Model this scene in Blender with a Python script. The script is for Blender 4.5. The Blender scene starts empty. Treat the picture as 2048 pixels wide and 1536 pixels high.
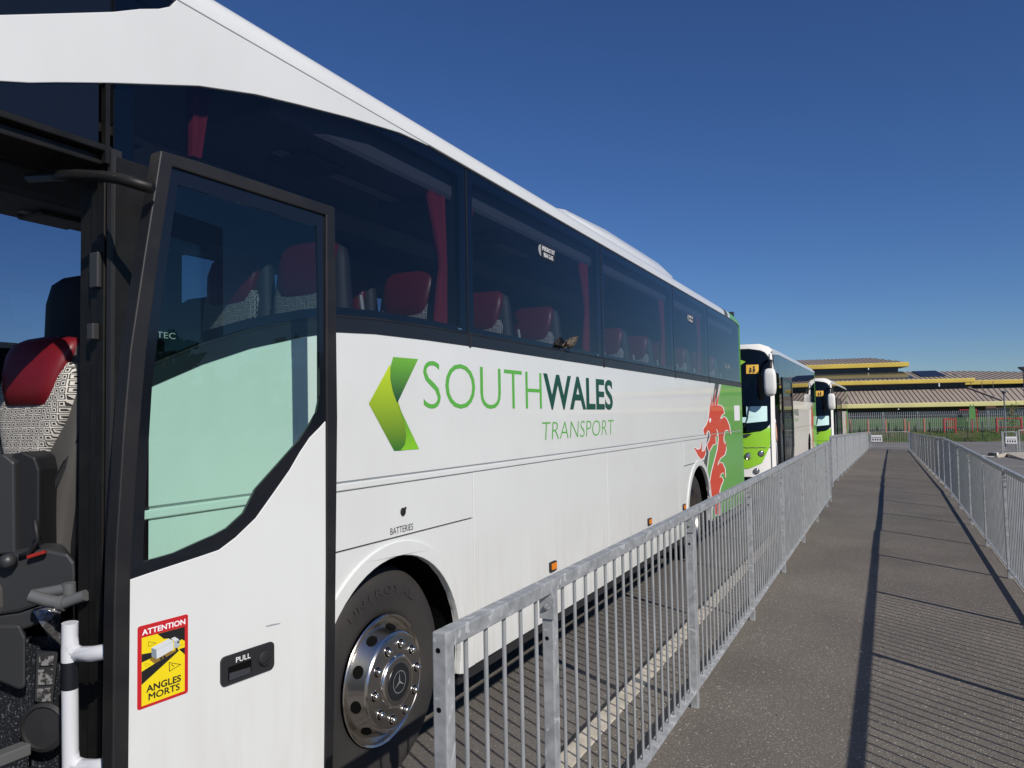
import bpy, math, random
from mathutils import Vector, Matrix
from mathutils.geometry import tessellate_polygon
random.seed(7)
sc = bpy.context.scene
R = math.radians
# ------------------------------------------------------------------ camera, sky, sun
cam_d = bpy.data.cameras.new('camera'); cam = bpy.data.objects.new('camera', cam_d)
sc.collection.objects.link(cam); sc.camera = cam
cam_d.sensor_width = 36; cam_d.lens = 1500 / 2048 * 36; cam_d.clip_start = .02; cam_d.clip_end = 3000
RT = Vector((0.892868, 0.449960, -0.017958)); UP = Vector((0.036047, -0.031664, 0.998848)); FW = Vector((-0.448874, 0.892487, 0.044491))
cam.matrix_world = Matrix(((RT.x, UP.x, -FW.x, 0), (RT.y, UP.y, -FW.y, 0), (RT.z, UP.z, -FW.z, 1.71), (0, 0, 0, 1)))
w = bpy.data.worlds.new('World'); sc.world = w; w.use_nodes = True
nt = w.node_tree; bg = nt.nodes['Background']
sky = nt.nodes.new('ShaderNodeTexSky'); sky.sky_type = 'NISHITA'; sky.sun_disc = False
SUN_EL, SUN_AZ = R(36.0), R(121.8)          # azimuth clockwise from +Y
sky.sun_elevation = SUN_EL; sky.sun_rotation = SUN_AZ
sky.altitude = 0; sky.air_density = 1.0; sky.dust_density = 0.0; sky.ozone_density = 10.0
hs = nt.nodes.new('ShaderNodeHueSaturation'); hs.inputs['Saturation'].default_value = 1.05; hs.inputs['Hue'].default_value = .508
nt.links.new(sky.outputs[0], hs.inputs['Color']); nt.links.new(hs.outputs[0], bg.inputs[0]); bg.inputs[1].default_value = .076
sun_d = bpy.data.lights.new('sun', 'SUN'); sun_d.energy = 4.5; sun_d.angle = R(.53); sun_d.color = (1, .935, .85)
sun = bpy.data.objects.new('sun', sun_d); sc.collection.objects.link(sun)
sv = Vector((math.sin(SUN_AZ) * math.cos(SUN_EL), math.cos(SUN_AZ) * math.cos(SUN_EL), math.sin(SUN_EL)))
sun.rotation_euler = sv.to_track_quat('Z', 'Y').to_euler()
sc.view_settings.view_transform = 'Standard'; sc.view_settings.look = 'None'; sc.view_settings.gamma = 1; sc.view_settings.exposure = 0.0

# ------------------------------------------------------------------ materials
M = {}
def mat(name, col, rough=.5, metal=0, spec=.5, coat=0, noise=None, bump=None, ramp=None):
    m = bpy.data.materials.new(name); m.use_nodes = True; n = m.node_tree; b = n.nodes['Principled BSDF']
    b.inputs['Base Color'].default_value = (*col, 1); b.inputs['Roughness'].default_value = rough
    b.inputs['Metallic'].default_value = metal; b.inputs['Specular IOR Level'].default_value = spec
    b.inputs['Coat Weight'].default_value = coat; b.inputs['Coat Roughness'].default_value = .04
    tc = n.nodes.new('ShaderNodeTexCoord')
    if noise:                       # (scale, second colour, contrast lo, hi)
        t = n.nodes.new('ShaderNodeTexNoise'); t.inputs['Scale'].default_value = noise[0]; t.inputs['Detail'].default_value = 6
        n.links.new(tc.outputs['Object'], t.inputs['Vector'])
        r = n.nodes.new('ShaderNodeValToRGB'); r.color_ramp.elements[0].position = noise[2]; r.color_ramp.elements[1].position = noise[3]
        r.color_ramp.elements[0].color = (*col, 1); r.color_ramp.elements[1].color = (*noise[1], 1)
        n.links.new(t.outputs['Fac'], r.inputs[0]); n.links.new(r.outputs[0], b.inputs['Base Color'])
    if bump:
        t2 = n.nodes.new('ShaderNodeTexNoise'); t2.inputs['Scale'].default_value = bump[0]; t2.inputs['Detail'].default_value = 4
        n.links.new(tc.outputs['Object'], t2.inputs['Vector'])
        bp = n.nodes.new('ShaderNodeBump'); bp.inputs['Strength'].default_value = bump[1]; bp.inputs['Distance'].default_value = .01
        n.links.new(t2.outputs['Fac'], bp.inputs['Height']); n.links.new(bp.outputs[0], b.inputs['Normal'])
    M[name] = m; return m
mat('white_paint', (.70, .72, .705), .32, coat=.5, noise=(1.7, (.665, .68, .665), .35, .75), bump=(1.3, .12))
# road film and faint streaks low on the white paint
def film(m):
    n = m.node_tree; b = n.nodes['Principled BSDF']; l = b.inputs['Base Color'].links[0]; src = l.from_socket
    tc = n.nodes.new('ShaderNodeTexCoord'); mp = n.nodes.new('ShaderNodeMapping'); mp.inputs['Scale'].default_value = (1, 5, .7); no = n.nodes.new('ShaderNodeTexNoise'); no.inputs['Scale'].default_value = 3; no.inputs['Detail'].default_value = 7
    n.links.new(tc.outputs['Object'], mp.inputs[0]); n.links.new(mp.outputs[0], no.inputs['Vector'])
    sx = n.nodes.new('ShaderNodeSeparateXYZ'); n.links.new(tc.outputs['Object'], sx.inputs[0])
    mr = n.nodes.new('ShaderNodeMapRange'); mr.inputs['From Min'].default_value = 1.1; mr.inputs['From Max'].default_value = .3; mr.inputs['To Min'].default_value = 0.03; mr.inputs['To Max'].default_value = .36; n.links.new(sx.outputs[2], mr.inputs[0])
    rp = n.nodes.new('ShaderNodeMapRange'); rp.inputs['From Min'].default_value = .42; rp.inputs['From Max'].default_value = .75; n.links.new(no.outputs['Fac'], rp.inputs[0])
    mu = n.nodes.new('ShaderNodeMath'); mu.operation = 'MULTIPLY'; n.links.new(mr.outputs[0], mu.inputs[0]); n.links.new(rp.outputs[0], mu.inputs[1])
    mx = n.nodes.new('ShaderNodeMixRGB'); mx.inputs[2].default_value = (.42, .38, .30, 1); n.links.new(mu.outputs[0], mx.inputs[0]); n.links.new(src, mx.inputs[1]); n.links.new(mx.outputs[0], b.inputs['Base Color'])
film(M['white_paint'])
mat('old_white', (.78, .77, .73), .4, coat=.3)
mat('cream_paint', (.70, .67, .60), .38, coat=.4, bump=(1.2, .12))
mat('black_gloss', (.006, .008, .012), .12, coat=.3)
mat('black_rubber', (.018, .018, .02), .55)
mat('band_black', (.012, .014, .018), .3)
mat('frame_grey', (.009, .009, .011), .5, noise=(6, (.018, .017, .016), .4, .7))
mat('alu_dark', (.007, .0068, .0065), .5, spec=.35, noise=(14, (.012, .0115, .011), .4, .7))
mat('interior_black', (.008, .009, .012), .6)
mat('interior_grey', (.035, .038, .045), .6)
mat('console_grey', (.034, .036, .040), .45)
mat('pipe_grey', (.11, .115, .12), .4)
mat('pipe_white', (.62, .64, .68), .35, coat=.4)
mat('rack_grey', (.10, .11, .13), .6)
mat('strip_grey', (.30, .32, .33), .5)
mat('seat_grey', (.06, .058, .056), .75)
mat('seat_side', (.035, .034, .036), .6)
mat('red_leather', (.15, .006, .012), .42)
mat('curtain_red', (.22, .009, .028), .85)
mat('grip_pale', (.45, .45, .42), .5)
mat('tyre', (.022, .021, .020), .75, noise=(5, (.034, .031, .029), .35, .7))
mat('tyre_letter', (.034, .032, .030), .65)
mat('chrome', (.66, .63, .59), .20, metal=1)
mat('chrome_brushed', (.34, .325, .31), .33, metal=1)
mat('brown_dark', (.03, .022, .018), .7)
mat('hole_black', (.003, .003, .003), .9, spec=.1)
mat('logo_black', (.01, .012, .016), .35)
mat('logo_silver', (.4, .42, .44), .35, metal=.6)
mat('amber', (.75, .22, .01), .25)
mat('red_lamp', (.28, .02, .015), .4)
mat('green_vinyl', (.13, .41, .07), .3, coat=.4)
mat('lime_paint', (.27, .56, .03), .3, coat=.5)
mat('dragon_red', (.64, .060, .022), .4, coat=.3)
mat('stripe_grey', (.07, .075, .065), .4)
mat('text_green', (.10, .40, .055), .4)
mat('text_dark_green', (.005, .065, .04), .4)
mat('text_black', (.012, .012, .012), .5)
mat('text_white', (.85, .85, .85), .5)
mat('sticker_red', (.52, .015, .02), .45)
mat('sticker_yellow', (.83, .65, .01), .45)
mat('sticker_brown', (.25, .15, .03), .5)
mat('truck_light', (.62, .66, .68), .5)
mat('truck_mid', (.40, .45, .49), .5)
mat('truck_dark', (.20, .25, .29), .5)
mat('glove_plastic', (.55, .58, .6), .2)
mat('sign_white', (.75, .76, .76), .5)
mat('sign_yellow', (.72, .42, .04), .5)
mat('skin', (.50, .27, .19), .5)
mat('shirt', (.78, .79, .82), .8)
mat('trouser', (.012, .013, .018), .85)
mat('hair', (.03, .02, .015), .7)
mat('kerb', (.50, .45, .37), .8, noise=(9, (.36, .33, .27), .35, .7), bump=(60, .3))
mat('yellow_fascia', (.60, .45, .07), .5, noise=(.5, (.50, .37, .07), .4, .7))
mat('pale_fascia', (.62, .57, .25), .55, noise=(.5, (.55, .50, .24), .4, .7))
mat('roof_tile', (.34, .285, .235), .7, noise=(.35, (.28, .235, .20), .35, .7))
mat('roof_rib', (.09, .08, .075), .7)
mat('brick', (.10, .055, .04), .8)
mat('glazing', (.03, .04, .055), .15)
mat('soffit', (.22, .14, .09), .8)
mat('solar', (.010, .018, .05), .5)
mat('lamp_grey', (.10, .12, .14), .5, metal=.3)
mat('green_wire', (.012, .03, .018), .6)
mat('galvanised_bar', (.28, .295, .305), .45, metal=.2, noise=(7, (.36, .375, .385), .4, .7))
mat('palisade', (.31, .33, .335), .5, metal=.3)
mat('red_paint', (.36, .03, .04), .55)
mat('timber_red', (.42, .16, .11), .75)
mat('leaf_green', (.11, .22, .02), .6)
mat('play_green', (.08, .22, .06), .55)
mat('bark', (.12, .08, .05), .9)
mat('leaves', (.07, .12, .025), .7)
mat('feather', (.035, .028, .022), .7, noise=(90, (.20, .16, .11), .5, .62))
mat('beak', (.012, .012, .012), .4)
mat('litter', (.26, .21, .13), .8)
mat('paper', (.55, .78, .76), .6)
mat('foil', (.6, .6, .62), .25, metal=.9, bump=(40, 1.0))
mat('label_grey', (.22, .22, .22), .5, noise=(60, (.03, .03, .03), .45, .55))
mat('lamp_glass', (.5, .5, .5), .08, metal=.8)
mat('paint_line', (.55, .54, .50), .7)

def nodes(name):
    m = bpy.data.materials.new(name); m.use_nodes = True; M[name] = m
    return m, m.node_tree, m.node_tree.nodes['Principled BSDF']
def glass(name, tint, ior=1.5, gloss=(1, 1, 1), rough=0.0):
    m = bpy.data.materials.new(name); m.use_nodes = True; n = m.node_tree; n.nodes.clear()
    out = n.nodes.new('ShaderNodeOutputMaterial'); mx = n.nodes.new('ShaderNodeMixShader'); tr = n.nodes.new('ShaderNodeBsdfTransparent')
    gl = n.nodes.new('ShaderNodeBsdfGlossy'); ge = n.nodes.new('ShaderNodeNewGeometry'); dt = n.nodes.new('ShaderNodeVectorMath'); dt.operation = 'DOT_PRODUCT'
    n.links.new(ge.outputs['Incoming'], dt.inputs[0]); n.links.new(ge.outputs['Normal'], dt.inputs[1])
    def mth(op, a_, b_):
        q = n.nodes.new('ShaderNodeMath'); q.operation = op
        for i, v in enumerate((a_, b_)):
            if v is None: continue
            if isinstance(v, (int, float)): q.inputs[i].default_value = v
            else: n.links.new(v, q.inputs[i])
        return q.outputs[0]
    f0 = ((ior - 1) / (ior + 1)) ** 2 * 1.1      # both faces of the pane
    tr.inputs[0].default_value = (*tint, 1); gl.inputs[0].default_value = (*gloss, 1); gl.inputs['Roughness'].default_value = rough
    fr = mth('ADD', mth('MULTIPLY', mth('POWER', mth('SUBTRACT', 1.0, mth('ABSOLUTE', dt.outputs['Value'], None)), 5.0), 1 - f0), f0)
    n.links.new(fr, mx.inputs[0]); n.links.new(tr.outputs[0], mx.inputs[1]); n.links.new(gl.outputs[0], mx.inputs[2]); n.links.new(mx.outputs[0], out.inputs[0])
    M[name] = m
glass('coach_glass', (.42, .45, .50), 1.55)
glass('door_glass', (.72, .92, .84), 1.5)
glass('clear_glass', (.7, .78, .8), 1.5)
# galvanised steel: pale spangles and streaks over mid grey
m, n, b = nodes('galvanised')
tc = n.nodes.new('ShaderNodeTexCoord'); vo = n.nodes.new('ShaderNodeTexVoronoi'); vo.inputs['Scale'].default_value = 38
no = n.nodes.new('ShaderNodeTexNoise'); no.inputs['Scale'].default_value = 22; no.inputs['Detail'].default_value = 5
n2 = n.nodes.new('ShaderNodeTexNoise'); n2.inputs['Scale'].default_value = 14; n2.inputs['Detail'].default_value = 2; n2.inputs['Distortion'].default_value = 1.5
for t in (vo, no, n2): n.links.new(tc.outputs['Object'], t.inputs['Vector'])
r1 = n.nodes.new('ShaderNodeValToRGB'); r1.color_ramp.elements[0].color = (.27, .285, .295, 1); r1.color_ramp.elements[1].color = (.41, .425, .435, 1)
r1.color_ramp.elements[0].position = .35; r1.color_ramp.elements[1].position = .65
r2 = n.nodes.new('ShaderNodeValToRGB'); r2.color_ramp.elements[0].color = (0, 0, 0, 1); r2.color_ramp.elements[1].color = (1, 1, 1, 1)
r2.color_ramp.elements[0].position = .60; r2.color_ramp.elements[1].position = .66
mx = n.nodes.new('ShaderNodeMixRGB'); mx.inputs[2].default_value = (.52, .54, .545, 1)
n.links.new(no.outputs['Fac'], r1.inputs[0]); n.links.new(n2.outputs['Fac'], r2.inputs[0]); n.links.new(r2.outputs[0], mx.inputs[0]); n.links.new(r1.outputs[0], mx.inputs[1])
n.links.new(mx.outputs[0], b.inputs['Base Color']); b.inputs['Metallic'].default_value = .2; b.inputs['Roughness'].default_value = .45
bp = n.nodes.new('ShaderNodeBump'); bp.inputs['Strength'].default_value = .15; bp.inputs['Distance'].default_value = .004
n.links.new(no.outputs['Fac'], bp.inputs['Height']); n.links.new(bp.outputs[0], b.inputs['Normal'])
# asphalt: fine pale aggregate specks
def asphalt(name, c0, c1, speck, dens, big=(.9, 1.08)):
    m, n, b = nodes(name)
    tc = n.nodes.new('ShaderNodeTexCoord')
    vo = n.nodes.new('ShaderNodeTexVoronoi'); vo.inputs['Scale'].default_value = 170
    v2 = n.nodes.new('ShaderNodeTexVoronoi'); v2.inputs['Scale'].default_value = 85
    no = n.nodes.new('ShaderNodeTexNoise'); no.inputs['Scale'].default_value = 120; no.inputs['Detail'].default_value = 3
    bgz = n.nodes.new('ShaderNodeTexNoise'); bgz.inputs['Scale'].default_value = .9; bgz.inputs['Detail'].default_value = 6
    for t in (vo, v2, no, bgz): n.links.new(tc.outputs['Object'], t.inputs['Vector'])
    r = n.nodes.new('ShaderNodeValToRGB'); r.color_ramp.elements[0].color = (*c0, 1); r.color_ramp.elements[1].color = (*c1, 1)
    r.color_ramp.elements[0].position = .3; r.color_ramp.elements[1].position = .7
    n.links.new(no.outputs['Fac'], r.inputs[0])
    cur = r.outputs[0]
    for v, dd in ((vo, dens), (v2, dens * .22)):
        sp = n.nodes.new('ShaderNodeSeparateColor'); n.links.new(v.outputs['Color'], sp.inputs[0])
        gt = n.nodes.new('ShaderNodeMath'); gt.operation = 'GREATER_THAN'; gt.inputs[1].default_value = 1 - dd
        n.links.new(sp.outputs[0], gt.inputs[0])
        lt = n.nodes.new('ShaderNodeMath'); lt.operation = 'LESS_THAN'; lt.inputs[1].default_value = .42; n.links.new(v.outputs['Distance'], lt.inputs[0])
        mu = n.nodes.new('ShaderNodeMath'); mu.operation = 'MULTIPLY'; n.links.new(gt.outputs[0], mu.inputs[0]); n.links.new(lt.outputs[0], mu.inputs[1])
        mx = n.nodes.new('ShaderNodeMixRGB'); mx.inputs[2].default_value = (*speck, 1); n.links.new(mu.outputs[0], mx.inputs[0]); n.links.new(cur, mx.inputs[1]); cur = mx.outputs[0]
    mr = n.nodes.new('ShaderNodeMapRange'); mr.inputs['To Min'].default_value = big[0]; mr.inputs['To Max'].default_value = big[1]
    mr.inputs['From Min'].default_value = .35; mr.inputs['From Max'].default_value = .65; n.links.new(bgz.outputs['Fac'], mr.inputs[0])
    m2 = n.nodes.new('ShaderNodeVectorMath'); m2.operation = 'SCALE'; n.links.new(cur, m2.inputs[0]); n.links.new(mr.outputs[0], m2.inputs['Scale'])
    n.links.new(m2.outputs[0], b.inputs['Base Color']); b.inputs['Roughness'].default_value = .85
    bp = n.nodes.new('ShaderNodeBump'); bp.inputs['Strength'].default_value = .6; bp.inputs['Distance'].default_value = .004
    n.links.new(vo.outputs['Distance'], bp.inputs['Height']); n.links.new(bp.outputs[0], b.inputs['Normal'])
asphalt('path_asphalt', (.100, .089, .074), (.168, .148, .125), (.46, .42, .36), .11, (.83, 1.09))
asphalt('road_asphalt', (.098, .090, .080), (.148, .135, .121), (.34, .31, .28), .05)
asphalt('park_asphalt', (.15, .145, .135), (.19, .182, .17), (.3, .28, .26), .05)
# woven seat fabric: pale squares and leaves on black
m, n, b = nodes('seat_fabric')
tc = n.nodes.new('ShaderNodeTexCoord'); mp = n.nodes.new('ShaderNodeMapping'); mp.inputs['Rotation'].default_value = (R(-90), 0, 0)
vo = n.nodes.new('ShaderNodeTexVoronoi'); vo.voronoi_dimensions = '2D'; vo.inputs['Scale'].default_value = 42; vo.inputs['Randomness'].default_value = .12; vo.distance = 'CHEBYCHEV'
n.links.new(tc.outputs['Object'], mp.inputs[0]); n.links.new(mp.outputs[0], vo.inputs['Vector'])
r = n.nodes.new('ShaderNodeValToRGB'); r.color_ramp.interpolation = 'CONSTANT'
r.color_ramp.elements[0].color = (.02, .02, .02, 1); r.color_ramp.elements[1].color = (.62, .60, .56, 1); r.color_ramp.elements[1].position = .17
e = r.color_ramp.elements.new(.30); e.color = (.03, .03, .03, 1); e = r.color_ramp.elements.new(.43); e.color = (.6, .58, .54, 1)
n.links.new(vo.outputs['Distance'], r.inputs[0]); n.links.new(r.outputs[0], b.inputs['Base Color']); b.inputs['Roughness'].default_value = .9
# speckled safety flooring
m, n, b = nodes('step_floor')
tc = n.nodes.new('ShaderNodeTexCoord'); no = n.nodes.new('ShaderNodeTexNoise'); no.inputs['Scale'].default_value = 150; no.inputs['Detail'].default_value = 2
n.links.new(tc.outputs['Object'], no.inputs['Vector']); r = n.nodes.new('ShaderNodeValToRGB')
r.color_ramp.elements[0].color = (.010, .012, .016, 1); r.color_ramp.elements[1].color = (.13, .14, .16, 1); r.color_ramp.elements[0].position = .56; r.color_ramp.elements[1].position = .72
n.links.new(no.outputs['Fac'], r.inputs[0]); n.links.new(r.outputs[0], b.inputs['Base Color']); b.inputs['Roughness'].default_value = .5
# printed fades of the arrow emblem (the print itself goes from one green to another)
def fade(name, c0, c1, axis=2):
    m, n, b = nodes(name)
    tc = n.nodes.new('ShaderNodeTexCoord'); s = n.nodes.new('ShaderNodeSeparateXYZ'); n.links.new(tc.outputs['Generated'], s.inputs[0])
    r = n.nodes.new('ShaderNodeValToRGB'); r.color_ramp.elements[0].color = (*c0, 1); r.color_ramp.elements[1].color = (*c1, 1)
    n.links.new(s.outputs[axis], r.inputs[0]); n.links.new(r.outputs[0], b.inputs['Base Color']); b.inputs['Roughness'].default_value = .4
fade('arrow_light', (.03, .15, .02), (.50, .66, .02)); fade('arrow_dark', (.004, .045, .03), (.15, .42, .04)); fade('arrow_tip', (.22, .55, .02), (.08, .25, .03))
# rough grass
m, n, b = nodes('grass')
tc = n.nodes.new('ShaderNodeTexCoord'); no = n.nodes.new('ShaderNodeTexNoise'); no.inputs['Scale'].default_value = .5; no.inputs['Detail'].default_value = 8
n.links.new(tc.outputs['Object'], no.inputs['Vector']); r = n.nodes.new('ShaderNodeValToRGB')
r.color_ramp.elements[0].color = (.10, .10, .045, 1); r.color_ramp.elements[1].color = (.05, .10, .02, 1); r.color_ramp.elements[0].position = .42; r.color_ramp.elements[1].position = .6
n.links.new(no.outputs['Fac'], r.inputs[0]); n.links.new(r.outputs[0], b.inputs['Base Color']); b.inputs['Roughness'].default_value = .9
mat('lawn', (.06, .14, .025), .9, noise=(.4, (.10, .17, .04), .4, .65))

# ------------------------------------------------------------------ mesh helpers
def wpos(o):
    p = Vector((0, 0, 0))
    while o: p += o.location; o = o.parent
    return p
class MB:
    def __init__(s): s.v = []; s.f = []
    def add(s, vs, fs):
        k = len(s.v); s.v += [tuple(v) for v in vs]; s.f += [tuple(k + i for i in f) for f in fs]; return s
    def box(s, x0, x1, y0, y1, z0, z1, T=None):
        vs = [(x, y, z) for x in (x0, x1) for y in (y0, y1) for z in (z0, z1)]
        if T: vs = [T(*v) for v in vs]
        return s.add(vs, [(0, 1, 3, 2), (4, 6, 7, 5), (0, 4, 5, 1), (2, 3, 7, 6), (0, 2, 6, 4), (1, 5, 7, 3)])
    def bar(s, a, b, w, h=None, upv=(0, 0, 1)):
        a = Vector(a); b = Vector(b); d = (b - a).normalized(); u = Vector(upv)
        if abs(d.dot(u)) > .95: u = Vector((0, 1, 0))
        x = d.cross(u).normalized() * w / 2; y = x.cross(d).normalized() * (h or w) / 2
        vs = [p + i * x + j * y for p in (a, b) for i, j in ((-1, -1), (1, -1), (1, 1), (-1, 1))]
        return s.add(vs, [(0, 3, 2, 1), (4, 5, 6, 7)] + [(i, (i + 1) % 4, 4 + (i + 1) % 4, 4 + i) for i in range(4)])
    def tube(s, pts, r, n=8, cap=True):
        pts = [Vector(p) for p in pts]; rs = r if isinstance(r, (list, tuple)) else [r] * len(pts); vs = []; fs = []; ref = None
        for i, p in enumerate(pts):
            d = (pts[min(i + 1, len(pts) - 1)] - pts[max(i - 1, 0)]).normalized()
            if ref is None: ref = Vector((0, 0, 1)) if abs(d.z) < .9 else Vector((0, 1, 0))
            x = d.cross(ref).normalized(); y = x.cross(d).normalized(); ref = y
            vs += [p + rs[i] * (math.cos(2 * math.pi * k / n) * x + math.sin(2 * math.pi * k / n) * y) for k in range(n)]
        for i in range(len(pts) - 1):
            fs += [(i * n + k, i * n + (k + 1) % n, (i + 1) * n + (k + 1) % n, (i + 1) * n + k) for k in range(n)]
        if cap: fs += [tuple(range(n - 1, -1, -1)), tuple(range((len(pts) - 1) * n, len(pts) * n))]
        return s.add(vs, fs)
    def poly(s, loops, T, d0=0, d1=None):
        """flat (possibly holed) outline mapped by T(u, v, d); thickness from d0 (front) to d1 (back)"""
        if not isinstance(loops[0][0], (list, tuple)): loops = [loops]
        tri = tessellate_polygon([[Vector((u, v, 0)) for u, v in l] for l in loops]); flat = [p for l in loops for p in l]
        k = len(flat); d1 = d0 if d1 is None else d1
        s_f = [tuple(t) for t in tri]; vs = [T(u, v, d0) for u, v in flat]
        if d1 != d0:
            vs += [T(u, v, d1) for u, v in flat]; s_f += [tuple(i + k for i in reversed(t)) for t in tri]
            o = 0
            for l in loops:
                m_ = len(l); s_f += [(o + i, o + (i + 1) % m_, k + o + (i + 1) % m_, k + o + i) for i in range(m_)]; o += m_
        return s.add(vs, s_f)
    def lathe(s, prof, c, ax, n=32):
        """prof: (radius, offset along ax); ax: unit axis"""
        ax = Vector(ax).normalized(); c = Vector(c); x = ax.orthogonal().normalized(); y = ax.cross(x); vs = []; fs = []
        for r_, h in prof: vs += [c + ax * h + r_ * (math.cos(2 * math.pi * k / n) * x + math.sin(2 * math.pi * k / n) * y) for k in range(n)]
        for i in range(len(prof) - 1): fs += [(i * n + k, i * n + (k + 1) % n, (i + 1) * n + (k + 1) % n, (i + 1) * n + k) for k in range(n)]
        return s.add(vs, fs)
    def loft(s, rings, closed_ends=True):
        n = len(rings[0]); vs = [p for r_ in rings for p in r_]; fs = []
        for i in range(len(rings) - 1): fs += [(i * n + k, i * n + (k + 1) % n, (i + 1) * n + (k + 1) % n, (i + 1) * n + k) for k in range(n)]
        if closed_ends: fs += [tuple(range(n - 1, -1, -1)), tuple(range((len(rings) - 1) * n, len(rings) * n))]
        return s.add(vs, fs)
    def each(s, name, m, parent=None, **kw):
        """every loose piece becomes an object of its own"""
        par = list(range(len(s.v)))
        def find(i):
            while par[i] != i: par[i] = par[par[i]]; i = par[i]
            return i
        for f in s.f:
            for i in f[1:]: par[find(i)] = find(f[0])
        grp = {}
        for f in s.f: grp.setdefault(find(f[0]), []).append(f)
        out = []
        for fs in grp.values():
            ix = sorted({i for f in fs for i in f}); mp_ = {i: k for k, i in enumerate(ix)}; b_ = MB(); b_.v = [s.v[i] for i in ix]; b_.f = [tuple(mp_[i] for i in f) for f in fs]; out.append(b_.build(name, m, parent, **kw))
        return out
    def build(s, name, m, parent=None, smooth=False, bevel=0, autos=None):
        me = bpy.data.meshes.new(name); o3 = wpos(parent) if parent else Vector((0, 0, 0))
        me.from_pydata([(v[0] - o3.x, v[1] - o3.y, v[2] - o3.z) for v in s.v], [], s.f); me.update()
        import bmesh
        bm = bmesh.new(); bm.from_mesh(me); bmesh.ops.recalc_face_normals(bm, faces=bm.faces); bm.to_mesh(me); bm.free()
        me.materials.append(M[m] if isinstance(m, str) else m)
        if smooth:
            for p in me.polygons: p.use_smooth = True
            if autos is not None or smooth == 'auto': me.set_sharp_from_angle(angle=R(autos or 35))
        o = bpy.data.objects.new(name, me); sc.collection.objects.link(o)
        if parent: o.parent = parent
        if bevel:
            b_ = o.modifiers.new('bevel', 'BEVEL'); b_.width = bevel; b_.segments = 2; b_.limit_method = 'ANGLE'; b_.angle_limit = R(40)
        return o
def tag(o, label=None, cat=None, group=None, kind=None):
    if label: o['label'] = label
    if cat: o['category'] = cat
    if group: o['group'] = group
    if kind: o['kind'] = kind
    return o
def join(a, others):
    """merge the flat pieces of one printed or moulded thing into its mesh, one material slot each"""
    me = a.data; vs = [tuple(v.co) for v in me.vertices]; fs = [tuple(p.vertices) for p in me.polygons]; mi = [0] * len(fs); sm = [p.use_smooth for p in me.polygons]; ms = list(me.materials)
    o3 = wpos(a.parent) if a.parent else Vector((0, 0, 0))
    for b_ in others:
        k = len(vs); vs += [tuple(v.co - o3) for v in b_.data.vertices]; m_ = b_.data.materials[0]
        if m_ not in ms: ms.append(m_)
        for p in b_.data.polygons: fs.append(tuple(i + k for i in p.vertices)); mi.append(ms.index(m_)); sm.append(p.use_smooth)
        d_ = b_.data; bpy.data.objects.remove(b_); bpy.data.meshes.remove(d_)
    n_ = bpy.data.meshes.new(me.name); n_.from_pydata(vs, [], fs)
    for m_ in ms: n_.materials.append(m_)
    for p, i, q in zip(n_.polygons, mi, sm): p.material_index = i; p.use_smooth = q
    a.data = n_; return a
def thing(name, loc, label, cat, group=None):
    o = bpy.data.objects.new(name, None); o.empty_display_size = .2; sc.collection.objects.link(o); o.location = loc
    return tag(o, label, cat, group)
def dup(root, loc, label=None, rotz=None):
    kids = {}
    for c in bpy.data.objects:
        if c.parent: kids.setdefault(c.parent.name, []).append(c)
    def rec(o, par):
        c = o.copy(); sc.collection.objects.link(c); c.parent = par
        for k in kids.get(o.name, []): rec(k, c)
        return c
    r_ = rec(root, None); r_.location = loc
    if rotz is not None: r_.rotation_euler = (0, 0, rotz)
    if label: r_['label'] = label
    return r_
def arc(cx, cy, r_, a0, a1, n=16): return [(cx + r_ * math.cos(R(a0 + (a1 - a0) * i / n)), cy + r_ * math.sin(R(a0 + (a1 - a0) * i / n))) for i in range(n + 1)]
def rrect(u0, u1, v0, v1, r_, n=5):
    return arc(u1 - r_, v1 - r_, r_, 0, 90, n) + arc(u0 + r_, v1 - r_, r_, 90, 180, n) + arc(u0 + r_, v0 + r_, r_, 180, 270, n) + arc(u1 - r_, v0 + r_, r_, 270, 360, n)
_tc = {}
def text2d(txt, off=0.0, res=4):
    """letters as flat faces, normalised: width 0..W, height 0..1 (cap height)"""
    key = (txt, off)
    if key in _tc: return _tc[key]
    cu = bpy.data.curves.new('t', 'FONT'); cu.body = txt; cu.fill_mode = 'FRONT'; cu.offset = off; cu.resolution_u = res
    o = bpy.data.objects.new('t', cu); sc.collection.objects.link(o); bpy.context.view_layer.update()
    me = bpy.data.meshes.new_from_object(o.evaluated_get(bpy.context.evaluated_depsgraph_get()))
    vs = [(v.co.x, v.co.y) for v in me.vertices]; fs = [tuple(p.vertices) for p in me.polygons]
    bpy.data.objects.remove(o); bpy.data.curves.remove(cu); bpy.data.meshes.remove(me)
    x0 = min(v[0] for v in vs); x1 = max(v[0] for v in vs); y0 = min(v[1] for v in vs); y1 = max(v[1] for v in vs)
    _tc[key] = ([((a - x0) / (x1 - x0), (b_ - y0) / (y1 - y0)) for a, b_ in vs], fs); return _tc[key]
def lettering(mb, txt, u0, u1, v0, v1, T, d, off=0.0, slant=0.0):
    vs, fs = text2d(txt, off); return mb.add([T(u0 + a * (u1 - u0) + slant * b_, v0 + b_ * (v1 - v0), d) for a, b_ in vs], fs)
def clipz(pl, z, keep_above):
    out = []; n = len(pl)
    ins = lambda p: (p[1] >= z) if keep_above else (p[1] <= z)
    for i in range(n):
        a, b_ = pl[i], pl[(i + 1) % n]
        if ins(a): out.append(a)
        if ins(a) != ins(b_): t = (z - a[1]) / (b_[1] - a[1]); out.append((a[0] + t * (b_[0] - a[0]), z))
    return out
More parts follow.
